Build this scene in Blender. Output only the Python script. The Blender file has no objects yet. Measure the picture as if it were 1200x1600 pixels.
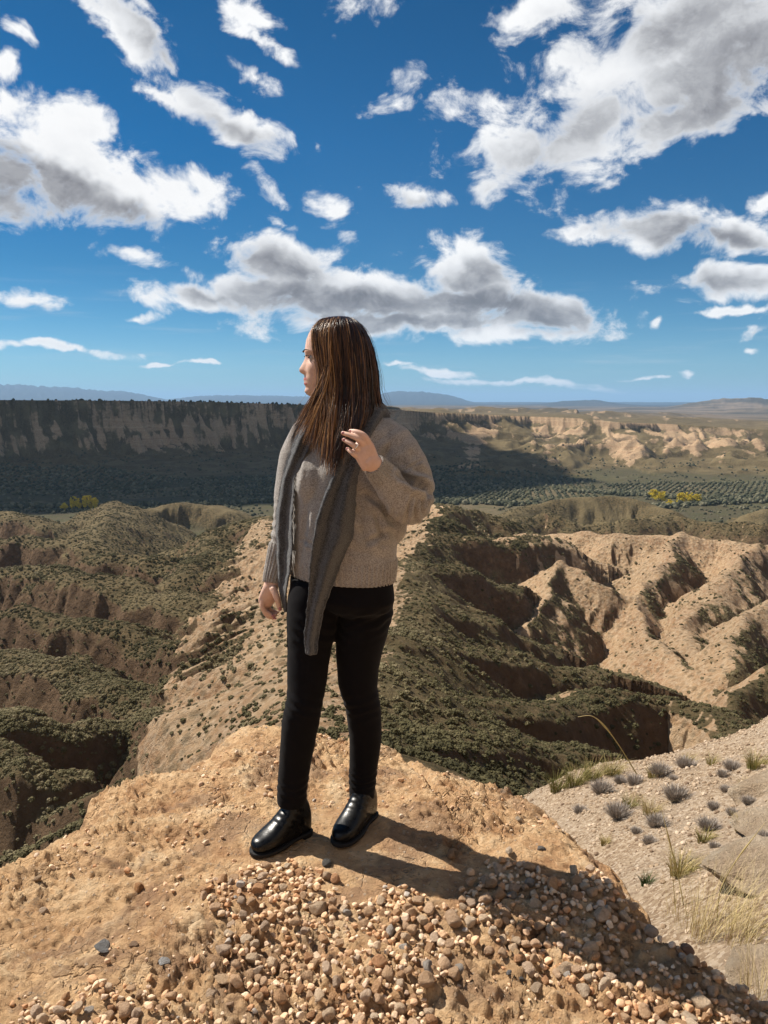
import bpy, math, random
import numpy as np
from mathutils import Vector, Matrix
R = math.radians
scene = bpy.context.scene
col = scene.collection
rng = np.random.RandomState(7)
random.seed(7)

# ------------------------------------------------------------------ camera
CAM_H = 1.41
FOC = 1202.0
PITCH = R(8.14)
CP, SP = math.cos(PITCH), math.sin(PITCH)
cd = bpy.data.cameras.new('camera')
cam = bpy.data.objects.new('camera', cd)
col.objects.link(cam)
cam.location = (0, 0, CAM_H)
cam.rotation_euler = (R(90) - PITCH, 0, 0)
cd.sensor_fit = 'VERTICAL'
cd.sensor_height = 24.0
cd.lens = 24.0 * FOC / 1600.0
cd.clip_start = 0.05
cd.clip_end = 120000
scene.camera = cam

def ray(px, py):
    u = (px - 600.0) / FOC
    v = (800.0 - py) / FOC
    return np.array([u, CP + v * SP, -SP + v * CP])
def at(px, py, Y):
    """world point at horizontal depth Y seen in the direction of a photo pixel"""
    d = ray(px, py)
    return np.array([0, 0, CAM_H]) + d * (Y / d[1])
def onz(px, py, z=0.0):
    d = ray(px, py)
    return np.array([0, 0, CAM_H]) + d * ((z - CAM_H) / d[2])

# ------------------------------------------------------------------ noise
def _h(ix, iy, seed):
    h = (ix.astype(np.int64) * 374761393 + iy.astype(np.int64) * 668265263 + seed * 1274126177) & 0xffffffff
    h = ((h ^ (h >> 13)) * 1274126177) & 0xffffffff
    h = h ^ (h >> 16)
    return (h & 0xffffff) / float(0xffffff)
def vnoise(x, y, seed=0):
    """gradient noise, about -0.7..0.7"""
    x0 = np.floor(x); y0 = np.floor(y)
    fx = x - x0; fy = y - y0
    u = fx * fx * fx * (fx * (fx * 6 - 15) + 10); v = fy * fy * fy * (fy * (fy * 6 - 15) + 10)
    def g(dx, dy):
        a = _h(x0 + dx, y0 + dy, seed) * 2 * np.pi
        return np.cos(a) * (fx - dx) + np.sin(a) * (fy - dy)
    a = g(0, 0); b = g(1, 0); c = g(0, 1); d = g(1, 1)
    return ((a + (b - a) * u) + ((c + (d - c) * u) - (a + (b - a) * u)) * v) * 1.3
def fbm(x, y, o=4, seed=0, gain=0.5, lac=2.03):
    s = 0; a = 1.0; t = 0
    for i in range(o):
        s = s + a * vnoise(x + 17.3 * i, y - 9.1 * i, seed + i); t += a
        a *= gain; x = x * lac; y = y * lac
    return s / t
def ridged(x, y, o=4, seed=0, gain=0.5, lac=2.1):
    """0..1, sharp crests at 1"""
    s = 0; a = 1.0; t = 0
    for i in range(o):
        s = s + a * (1 - np.minimum(1, 2.2 * np.abs(vnoise(x + 11.7 * i, y + 5.3 * i, seed + i)))); t += a
        a *= gain; x = x * lac; y = y * lac
    return s / t
def sstep(a, b, x):
    t = np.clip((x - a) / (b - a), 0, 1)
    return t * t * (3 - 2 * t)

# ------------------------------------------------------------------ objects
def tag(o, label=None, cat=None, group=None, kind=None):
    if label: o['label'] = label
    if cat: o['category'] = cat
    if group: o['group'] = group
    if kind: o['kind'] = kind
    return o
def empty(name, loc=(0, 0, 0)):
    o = bpy.data.objects.new(name, None)
    o.empty_display_size = 0.05
    o.location = loc
    col.objects.link(o)
    return o
def mesh_np(name, V, F, smooth=True):
    """V (n,3), F (m,k) uniform face size"""
    me = bpy.data.meshes.new(name)
    V = np.asarray(V, dtype=np.float32); F = np.asarray(F, dtype=np.int32)
    m, k = F.shape
    me.vertices.add(len(V)); me.vertices.foreach_set('co', V.ravel())
    me.loops.add(m * k); me.loops.foreach_set('vertex_index', F.ravel())
    me.polygons.add(m)
    me.polygons.foreach_set('loop_start', np.arange(0, m * k, k, dtype=np.int32))
    me.update(calc_edges=True)
    me.polygons.foreach_set('use_smooth', np.full(m, smooth, dtype=bool))
    return me
def link(name, me, mat=None, parent=None, loc=None):
    o = bpy.data.objects.new(name, me)
    col.objects.link(o)
    if mat: me.materials.append(mat)
    if parent:
        o.parent = parent
        o.matrix_parent_inverse = Matrix.Translation(-Vector(parent.location))
    if loc is not None: o.location = loc
    return o
def fattr(me, name, arr):
    a = me.attributes.new(name, 'FLOAT', 'POINT')
    a.data.foreach_set('value', np.asarray(arr, dtype=np.float32).ravel())
def cattr(me, name, arr):
    a = me.attributes.new(name, 'FLOAT_COLOR', 'POINT')
    arr = np.asarray(arr, dtype=np.float32)
    if arr.shape[1] == 3: arr = np.hstack([arr, np.ones((len(arr), 1), np.float32)])
    a.data.foreach_set('color', arr.ravel())
def grid_faces(nr, nc, wrap=False):
    i = np.arange(nr - 1)[:, None]; j = np.arange(nc if wrap else nc - 1)[None, :]
    j2 = (j + 1) % nc
    a = i * nc + j; b = i * nc + j2; c = (i + 1) * nc + j2; d = (i + 1) * nc + j
    return np.stack([a, b, c, d], -1).reshape(-1, 4)

class NT:
    """small helper for node trees"""
    def __init__(s, tree):
        s.t = tree; s.n = tree.nodes; s.l = tree.links
    def new(s, typ, **kw):
        n = s.n.new(typ)
        for k, v in kw.items(): setattr(n, k, v)
        return n
    def put(s, sock, v):
        if isinstance(v, bpy.types.NodeSocket): s.l.new(v, sock)
        elif isinstance(v, bpy.types.Node): s.l.new(v.outputs[0], sock)
        else: sock.default_value = v
    def math(s, op, a, b=None, c=None, clamp=False):
        n = s.new('ShaderNodeMath', operation=op, use_clamp=clamp)
        s.put(n.inputs[0], a)
        if b is not None: s.put(n.inputs[1], b)
        if c is not None: s.put(n.inputs[2], c)
        return n.outputs[0]
    def vmath(s, op, a, b=None, scale=None):
        n = s.new('ShaderNodeVectorMath', operation=op)
        s.put(n.inputs[0], a)
        if b is not None: s.put(n.inputs[1], b)
        if scale is not None: s.put(n.inputs['Scale'], scale)
        return n.outputs['Value'] if op in ('LENGTH', 'DOT_PRODUCT', 'DISTANCE') else n.outputs[0]
    def noise(s, vec, scale, detail=4, rough=0.5, dist=0.0, color=False, lac=2.0):
        n = s.new('ShaderNodeTexNoise')
        if vec is not None: s.put(n.inputs['Vector'], vec)
        n.inputs['Scale'].default_value = scale; n.inputs['Detail'].default_value = detail
        n.inputs['Roughness'].default_value = rough; n.inputs['Distortion'].default_value = dist
        n.inputs['Lacunarity'].default_value = lac
        return n.outputs['Color' if color else 'Fac']
    def voro(s, vec, scale, feature='F1', out='Distance', rand=1.0):
        n = s.new('ShaderNodeTexVoronoi', feature=feature)
        s.put(n.inputs['Vector'], vec)
        n.inputs['Scale'].default_value = scale
        n.inputs['Randomness'].default_value = rand
        return n.outputs[out]
    def ramp(s, fac, stops, interp='LINEAR'):
        n = s.new('ShaderNodeValToRGB')
        cr = n.color_ramp; cr.interpolation = interp
        while len(cr.elements) > 1: cr.elements.remove(cr.elements[0])
        for i, (p, c) in enumerate(stops):
            e = cr.elements[0] if i == 0 else cr.elements.new(p)
            e.position = p
            e.color = (c, c, c, 1) if isinstance(c, (int, float)) else (c[0], c[1], c[2], 1)
        s.put(n.inputs[0], fac)
        return n.outputs[0]
    def smooth(s, x, a, b, lo=0.0, hi=1.0):
        n = s.new('ShaderNodeMapRange', interpolation_type='SMOOTHSTEP')
        s.put(n.inputs[0], x)
        for i, v in enumerate((a, b, lo, hi)): s.put(n.inputs[i + 1], v)
        return n.outputs[0]
    def mix(s, fac, a, b, blend='MIX'):
        n = s.new('ShaderNodeMix', data_type='RGBA', blend_type=blend)
        s.put(n.inputs[0], fac)
        def c(v): return (v[0], v[1], v[2], 1) if isinstance(v, tuple) else v
        s.put(n.inputs[6], c(a)); s.put(n.inputs[7], c(b))
        return n.outputs[2]
    def attr(s, name, out='Fac'):
        n = s.new('ShaderNodeAttribute'); n.attribute_name = name
        return n.outputs[out]
    def bump(s, h, strength=0.5, dist=0.01, normal=None):
        n = s.new('ShaderNodeBump')
        n.inputs['Strength'].default_value = strength; n.inputs['Distance'].default_value = dist
        s.put(n.inputs['Height'], h)
        if normal is not None: s.put(n.inputs['Normal'], normal)
        return n.outputs[0]

def material(name, rough=0.8, spec=0.3):
    m = bpy.data.materials.new(name); m.use_nodes = True
    nt = NT(m.node_tree)
    b = m.node_tree.nodes['Principled BSDF']
    b.inputs['Roughness'].default_value = rough
    b.inputs['Specular IOR Level'].default_value = spec
    tc = nt.new('ShaderNodeTexCoord')
    return m, nt, b, tc.outputs['Object']
# ------------------------------------------------------------------ light and sky
SUN_EL = R(48)
SUN_DIR_XY = np.array([-0.877, 0.48]); SUN_DIR_XY /= np.linalg.norm(SUN_DIR_XY)
SUN = np.array([SUN_DIR_XY[0] * math.cos(SUN_EL), SUN_DIR_XY[1] * math.cos(SUN_EL), math.sin(SUN_EL)])
sl = bpy.data.lights.new('sun', 'SUN'); sl.energy = 5.0; sl.angle = R(0.53); sl.color = (1.0, 0.93, 0.82)
so = bpy.data.objects.new('sun', sl); col.objects.link(so)
so.rotation_euler = Vector(SUN.tolist()).to_track_quat('Z', 'Y').to_euler()
so.location = (-20, 12, 30)

world = bpy.data.worlds.new('World'); scene.world = world; world.use_nodes = True
nt = NT(world.node_tree); nt.n.clear()
wo = nt.new('ShaderNodeOutputWorld')
sky = nt.new('ShaderNodeTexSky', sky_type='NISHITA')
sky.sun_disc = False
sky.sun_elevation = SUN_EL
sky.sun_rotation = math.atan2(SUN_DIR_XY[0], SUN_DIR_XY[1])
sky.altitude = 900; sky.air_density = 1.0; sky.dust_density = 0.35; sky.ozone_density = 1.0

tc = nt.new('ShaderNodeTexCoord')
dirv = nt.vmath('NORMALIZE', tc.outputs['Generated'])
sep = nt.new('ShaderNodeSeparateXYZ'); nt.put(sep.inputs[0], dirv)
az = nt.math('ARCTAN2', sep.outputs[0], sep.outputs[1])
el = nt.math('ARCSINE', sep.outputs[2])
cmb = nt.new('ShaderNodeCombineXYZ'); nt.put(cmb.inputs[0], az); nt.put(cmb.inputs[1], el)
P0 = cmb.outputs[0]

def azel(px, py):
    d = ray(px, py); d = d / np.linalg.norm(d)
    return math.atan2(d[0], d[1]), math.asin(d[2])
# cumulus banks: direction (given here through the photo pixel), half sizes, tilt, weight
CL = [
 (185,35,140,50,-36,1),(262,92,62,24,-35,.85),(330,168,150,46,-22,1),(240,140,60,24,-10,.8),(420,205,55,22,-15,.8),
 (115,265,260,96,-14,1.15),(110,190,95,48,-10,1),(-60,250,140,120,-10,1.1),(280,285,100,52,-14,1),(290,325,62,26,-8,.8),
 (385,12,70,36,-10,.8),(415,62,52,22,-30,.85),(400,118,70,20,-35,.5),(225,8,60,20,-40,.5),
 (430,290,52,30,-35,.65),(510,335,62,30,-25,.72),(440,345,40,16,-30,.4),
 (435,415,115,68,-8,1.1),(300,468,130,28,0,1.1),(400,460,130,44,-3,1.1),(570,466,210,60,-4,1.3),(640,480,330,34,0,1.2),(745,425,125,66,-16,1.1),(820,482,200,44,-6,1.1),(640,505,330,26,0,1),(790,522,220,20,0,.9),
 (1075,70,290,165,0,1.2),(925,205,150,85,30,1),(790,225,120,70,0,.95),(740,155,120,42,-8,.8),(850,15,90,60,0,.9),(1060,190,220,55,10,1.1),(770,292,52,26,20,.7),(620,160,60,12,0,.45),
 (645,305,82,28,-8,.9),(575,300,30,14,0,.5),
 (1030,358,150,46,-4,1.1),(1160,375,150,50,-6,1.1),(1150,440,150,36,0,1),(920,358,75,18,0,.7),(1195,318,34,22,20,.7),
 (45,467,84,22,0,.95),(210,497,34,8,0,.75),(95,543,130,11,-1,.9),(258,563,50,5,0,.8),(330,567,45,6,-3,.8),(200,397,64,15,-15,.55),
 (690,580,90,12,-4,.8),(800,598,210,9,-2,.8),(930,606,90,7,0,.7),(615,566,30,5,0,.7),
 (1030,505,16,13,0,.8),(1150,492,72,10,0,.8),(1185,522,46,12,0,.85),(1170,549,24,8,0,.7),(1080,580,18,8,0,.75),(1000,585,45,4,0,.5),
 (575,30,60,36,0,.32),(8,100,26,32,-50,.8),(38,48,34,12,-35,.5),(945,290,46,14,0,.45),(497,222,14,14,-50,.5),
 (1240,520,60,60,0,.6),(-150,470,120,30,0,.9),(1380,200,160,120,0,1),(1420,450,170,40,0,1),(-200,60,120,60,0,.9),
 # unseen banks behind and above the viewer, added for neutral fill light
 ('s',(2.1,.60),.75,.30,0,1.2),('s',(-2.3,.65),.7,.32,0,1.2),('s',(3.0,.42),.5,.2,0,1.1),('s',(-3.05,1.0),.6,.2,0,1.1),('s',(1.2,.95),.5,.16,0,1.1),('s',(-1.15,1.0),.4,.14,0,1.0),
]
GREY = [(40,296,270,66,-13,2.2),(150,325,150,46,-14,2.0),(-80,300,160,70,0,1.6),(430,425,85,34,-12,.7),(520,478,190,34,-3,1.0),(790,484,190,34,-6,1.1),(640,505,250,15,0,.7),
 (740,440,80,30,0,.6),(1150,120,210,100,20,.6),(1060,30,160,50,0,.45),(1080,372,150,24,-10,.85),(380,205,90,18,-20,.5),(1120,450,90,16,0,.4),(240,60,90,25,-36,.3),(640,312,50,10,0,.3),(50,480,60,8,0,.5),(1190,528,40,6,0,.5),(880,215,120,40,20,.3),(330,470,60,10,0,.4)]

def blobs(L, name):
    g = bpy.data.node_groups.new(name, 'ShaderNodeTree')
    g.interface.new_socket('P', in_out='INPUT', socket_type='NodeSocketVector')
    g.interface.new_socket('D', in_out='OUTPUT', socket_type='NodeSocketFloat')
    k = NT(g); gi = k.new('NodeGroupInput'); go = k.new('NodeGroupOutput')
    acc = None; src = gi.outputs[0]
    for bi, (px, py, rx, ry, ang, w) in enumerate(L):
        # (tying each batch of nodes to the result so far keeps few values alive at once)
        if bi % 6 == 5: src = k.vmath('ADD', gi.outputs[0], k.math('MULTIPLY', acc, 1e-7))
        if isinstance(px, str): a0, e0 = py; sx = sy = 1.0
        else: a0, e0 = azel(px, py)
        if not isinstance(px, str):
            a1, e1 = azel(px + 10, py); a2, e2 = azel(px, py - 10)
            sx = abs(a1 - a0) / 10; sy = abs(e2 - e0) / 10
        m = k.new('ShaderNodeMapping', vector_type='TEXTURE')
        k.put(m.inputs['Vector'], src)
        m.inputs['Location'].default_value = (a0, e0, 0)
        m.inputs['Rotation'].default_value = (0, 0, R(ang))
        m.inputs['Scale'].default_value = (rx * sx, ry * sy, 1)
        ln = k.vmath('LENGTH', m.outputs[0])
        v = k.math('MULTIPLY_ADD', ln, -w, w)      # w*(1-len)
        acc = v if acc is None else k.math('SMOOTH_MAX', acc, v, 0.12)
    k.put(go.inputs[0], acc)
    return g
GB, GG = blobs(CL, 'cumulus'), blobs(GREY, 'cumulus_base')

w1 = nt.noise(P0, 9.0, 4, 0.6, color=True)
w1 = nt.vmath('SUBTRACT', w1, (0.5, 0.5, 0.5))
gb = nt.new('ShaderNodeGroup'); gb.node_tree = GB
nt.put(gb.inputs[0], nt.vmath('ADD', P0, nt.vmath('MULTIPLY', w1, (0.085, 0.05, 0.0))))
gg = nt.new('ShaderNodeGroup'); gg.node_tree = GG
nt.put(gg.inputs[0], nt.vmath('ADD', P0, nt.vmath('MULTIPLY', w1, (0.10, 0.08, 0.0))))
B = gb.outputs[0]
def fine(off):
    st = nt.vmath('MULTIPLY', nt.vmath('ADD', P0, off), (1.0, 1.4, 1.0)) if off else nt.vmath('MULTIPLY', P0, (1.0, 1.4, 1.0))
    n1 = nt.noise(st, 15.0, 7, 0.62, 0.35)
    return nt.math('MULTIPLY_ADD', n1, 2.5, -1.40)
f0 = fine(None); f1 = fine((-0.008, 0.016, 0))
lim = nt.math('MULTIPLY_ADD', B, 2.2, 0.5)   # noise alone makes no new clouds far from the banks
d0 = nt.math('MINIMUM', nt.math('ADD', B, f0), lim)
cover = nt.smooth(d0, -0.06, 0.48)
grey = nt.smooth(gg.outputs[0], -0.45, 0.75)
relief = nt.math('SUBTRACT', f0, f1)          # >0 where the side towards the sun is thin
lit = nt.smooth(relief, -0.45, 0.45)
thick = nt.smooth(d0, 0.2, 1.1)
sh = nt.math('MULTIPLY', thick, nt.math('MULTIPLY_ADD', lit, -0.42, 0.50))
gk = nt.math('MULTIPLY', grey, nt.math('MULTIPLY_ADD', lit, -0.38, 1.0))
sh = nt.math('ADD', nt.math('MULTIPLY', sh, 0.30), nt.math('MULTIPLY', gk, 0.95))
sh = nt.math('MULTIPLY', sh, nt.smooth(d0, 0.05, 0.6))
ccol = nt.ramp(sh, [(0.0, (1.0, 1.0, 1.0)), (0.18, (0.80, 0.81, 0.83)), (0.5, (0.46, 0.465, 0.485)), (0.8, (0.27, 0.27, 0.29)), (1.0, (0.19, 0.19, 0.205))])
ccol = nt.vmath('SCALE', ccol, scale=9.8)
# clear dry mountain air: a deeper, more cyan blue than the model's default
tint = nt.ramp(sep.outputs[2], [(0.0, (0.37, 0.66, 0.95)), (0.05, (0.35, 0.65, 0.90)), (0.10, (0.21, 0.54, 0.78)), (0.16, (0.12, 0.45, 0.68)), (0.30, (0.050, 0.40, 0.66)), (0.42, (0.025, 0.34, 0.57)), (0.8, (0.04, 0.33, 0.5))])
skc = nt.vmath('MULTIPLY', sky.outputs[0], tint)
# very thin high cirrus near the horizon
cir = nt.noise(nt.vmath('MULTIPLY', P0, (3.0, 40.0, 1.0)), 1.6, 5, 0.6)
cir = nt.math('MULTIPLY', nt.smooth(cir, 0.5, 0.85), nt.math('MULTIPLY', nt.smooth(el, 0.17, 0.10), nt.smooth(el, 0.02, 0.05)))
skyc = nt.mix(nt.math('MULTIPLY', cir, 0.4), skc, (6.5, 6.8, 7.2))
above = nt.smooth(sep.outputs[2], 0.0, 0.03)
fin = nt.mix(nt.math('MULTIPLY', cover, above), skyc, ccol)
bg = nt.new('ShaderNodeBackground'); bg.inputs['Strength'].default_value = 0.07
nt.put(bg.inputs[0], fin); nt.put(wo.inputs[0], bg)
scene.view_settings.view_transform = 'Standard'
scene.view_settings.look = 'None'
scene.view_settings.exposure = 0.58
scene.view_settings.gamma = 1.0
scene.cycles.max_bounces = 5
scene.cycles.diffuse_bounces = 3
scene.cycles.glossy_bounces = 2
scene.cycles.transparent_max_bounces = 8
scene.cycles.volume_bounces = 1
scene.cycles.caustics_reflective = False
scene.cycles.caustics_refractive = False

# unseen cumulus added out to the left to shade the western canyon wall
def cumulus(name, c, size, seed, label):
    g = np.random.RandomState(seed)
    import bmesh
    bm = bmesh.new(); bmesh.ops.create_icosphere(bm, subdivisions=5, radius=1.0)
    V = np.array([v.co[:] for v in bm.verts]); F = np.array([[v.index for v in f.verts] for f in bm.faces]); bm.free()
    r = 1 + .34 * fbm(V[:, 0] * 2 + seed, V[:, 1] * 2 + V[:, 2] * 1.5, 5, seed) + .22 * np.abs(fbm(V[:, 0] * 5, V[:, 1] * 5 + V[:, 2] * 4, 4, seed + 3))
    V = V * r[:, None]; V[:, 2] = np.where(V[:, 2] < -.25, -.25 + (V[:, 2] + .25) * .15, V[:, 2])
    m = bpy.data.materials.get('cloud_white')
    if not m:
        m, n_, b, _ = material('cloud_white', 1.0, 0.0); b.inputs['Base Color'].default_value = (.9, .9, .9, 1)
    o = link(name, mesh_np(name, V * size, F), m, None, c)
    return tag(o, label, 'cloud')
cumulus('unseen_shade_cloud', (-1850, 2080, 1560), np.array([760, 520, 230]), 3, 'broad unseen cumulus cloud added high to the left of the canyon to cast the shadow on its wall')
# ------------------------------------------------------------------ terrain (one sheet from the ledge to the far mountains)
def C(*pts):
    """crest polyline from (photo x, photo y, distance) readings"""
    return np.array([at(px, py, Y) for px, py, Y in pts])

# name, points, slope towards the left, slope towards the right, crest width, rill size, rill depth
RIDGES = [
 # spurs coming in from the left, far to near
 (C((-420,790,640),(-120,798,600),(0,800,560),(40,806,520),(75,822,500)), .50,.50, 14, 26, 4),
 (C((120,815,560),(150,797,600),(185,784,640),(215,790,660)), .55,.60, 10, 24, 5),
 (C((185,784,640),(160,815,520),(140,845,450)), .5,.55, 10, 24, 4),
 (C((225,795,700),(285,786,720),(330,789,720),(352,800,690)), .5,.55, 16, 26, 5),
 (C((-420,830,440),(-60,838,400),(90,842,370),(170,862,340),(225,884,320)), .60,.75, 9, 24, 7),
 (C((-360,880,320),(-60,886,290),(80,890,265),(200,905,240),(262,925,225),(305,948,212)), .62,.8, 7, 20, 6),
 (C((150,865,330),(235,872,300),(300,893,280),(330,915,270)), .62,.8, 6, 18, 5),
 (C((-340,945,220),(-60,948,200),(70,955,186),(190,975,168),(262,1015,155)), .68,.85, 5.5, 16, 5),
 (C((-340,1020,160),(-60,1022,146),(80,1035,134),(180,1062,120),(232,1100,110)), .7,.9, 4.5, 13, 4.5),
 (C((-340,1100,106),(-60,1108,96),(30,1118,90),(120,1130,94),(195,1120,104)), .75,.95, 3.5, 11, 4),
 (C((-340,1165,80),(-40,1160,76),(30,1172,73),(60,1163,72),(100,1180,72),(140,1190,76)), .8,1.0, 3, 9, 3.5),
 # the long lit spur running up behind the ledge
 (C((700,1500,9),(640,1400,14),(590,1230,26),(540,1130,44),(512,1060,66),(500,985,100),(500,930,140),(490,880,200),(455,845,270),(412,812,350),(372,814,380)), .52,.62, 3.5, 15, 5.0),
 (C((372,814,380),(330,845,330),(305,890,262)), .6,.7, 4, 14, 3),
 (C((412,812,350),(440,806,420),(470,812,460)), .7,.7, 8, 14, 3),
 # right big spur to the summit beside her elbow
 (C((540,1130,44),(590,1010,90),(625,950,130),(640,890,190),(655,835,270),(698,784,350),(735,796,360),(790,816,365)), .75,.60, 5, 17, 4.0),
 (C((655,835,270),(700,836,275),(770,838,285),(830,836,300),(885,845,310)), .55,.55, 8, 18, 4),
 (C((640,890,190),(700,880,205),(760,893,215),(800,915,222)), .55,.6, 7, 16, 3.5),
 (C((625,950,130),(690,948,142),(745,962,152),(800,985,160),(850,1010,165)), .55,.6, 6, 14, 3.2),
 (C((590,1010,90),(680,1010,104),(760,1022,116),(850,1035,124),(930,1048,128)), .55,.6, 5, 13, 3),
 (C((560,1085,56),(660,1085,70),(760,1098,80),(850,1112,86),(920,1100,96),(985,1088,102),(1050,1098,104),(1120,1120,100),(1185,1158,92),(1240,1200,86)), .6,.7, 4, 11, 2.4),
 (C((600,1160,36),(700,1150,48),(800,1165,56),(900,1180,60)), .55,.6, 4, 9, 1.8),
 # tan badlands on the right
 (C((800,905,300),(870,876,262),(925,905,250),(985,935,245),(1030,975,235)), .85,.75, 2.5, 13, 3.0),
 (C((870,876,262),(862,930,230),(850,985,205)), .9,.8, 2.0, 11, 2.0),
 (C((985,935,245),(1010,990,215),(1060,1035,180),(1100,1075,160)), .8,.8, 3, 12, 3),
 (C((820,838,420),(905,832,400),(955,838,380),(1050,832,372),(1110,846,360),(1180,850,350),(1400,850,340)), .75,.75, 4, 15, 4.5),
 (C((1050,832,372),(1030,880,320),(1010,930,280)), .75,.8, 4, 14, 4),
 (C((1180,850,350),(1140,900,290),(1090,960,235),(1080,1010,200)), .75,.8, 4, 14, 4),
 (C((1500,900,260),(1260,920,240),(1200,950,215),(1150,1000,190),(1125,1040,165)), .75,.8, 4, 14, 3.5),
 (C((1500,1010,170),(1300,1010,150),(1210,1040,132),(1160,1075,120),(1135,1105,112)), .8,.8, 3, 11, 2.6),
 (C((700,858,480),(740,836,500),(800,812,520),(850,800,540),(900,815,520)), .6,.6, 6, 20, 5),
 (C((860,806,560),(930,820,520),(990,812,520),(1040,806,540),(1110,814,520),(1180,818,500),(1400,800,520)), .75,.7, 4, 20, 5),
 # shaded mound and the low hills at the valley edge
 (C((780,806,640),(830,789,680),(880,777,700),(960,776,700),(1015,786,690),(1050,800,660)), .55,.6, 12, 30, 4),
 (C((640,800,520),(600,790,560),(560,800,600)), .6,.6, 12, 20, 4),
 (C((1380,770,800),(1250,786,760),(1180,800,700)), .5,.5, 14, 30, 5),
]

# far canyon wall: rim polyline (photo x, rim photo y, distance); the plateau lies behind it
RIM = C((-900,622,760),(-520,623,960),(-260,624,1130),(0,625,1290),(180,626,1420),(330,628,1530),(470,632,1620),(560,635,1680),
        (640,641,1640),(700,645,1700),(770,648,1860),(830,651,1900),(900,654,1820),(960,660,1780),(1040,662,1840),(1120,667,1800),(1200,672,1760),(1320,676,1700),(1500,682,1500),(1900,690,1200))

def seg_query(X, Y, P):
    """distance, side (+ = right of travel), z on the crest, arclength of the closest point"""
    best = np.full(X.shape, 1e18); side = np.zeros_like(X); zc = np.zeros_like(X); arc = np.zeros_like(X)
    s0 = 0.0
    for i in range(len(P) - 1):
        a = P[i]; b = P[i + 1]
        dx, dy = b[0] - a[0], b[1] - a[1]; L2 = dx * dx + dy * dy; L = math.sqrt(L2)
        t = np.clip(((X - a[0]) * dx + (Y - a[1]) * dy) / L2, 0, 1)
        qx = X - (a[0] + dx * t); qy = Y - (a[1] + dy * t)
        d2 = qx * qx + qy * qy
        m = d2 < best
        best = np.where(m, d2, best)
        side = np.where(m, np.sign(dx * qy - dy * qx) * -1, side)
        zc = np.where(m, a[2] + (b[2] - a[2]) * t, zc)
        arc = np.where(m, s0 + L * t, arc)
        s0 += L
    return np.sqrt(best), side, zc, arc

def smax(a, b, k):
    h = np.clip(0.5 + 0.5 * (a - b) / k, 0, 1)
    return b + (a - b) * h + k * h * (1 - h)

def base_level(X, Y):
    r = np.hypot(X, Y)
    z = np.interp(r, [0, 8, 20, 45, 75, 130, 210, 350, 500, 650, 900, 1e6], [-4.5, -9, -24, -52, -84, -106, -114, -116, -116.5, -116, -117, -117])
    return z

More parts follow.
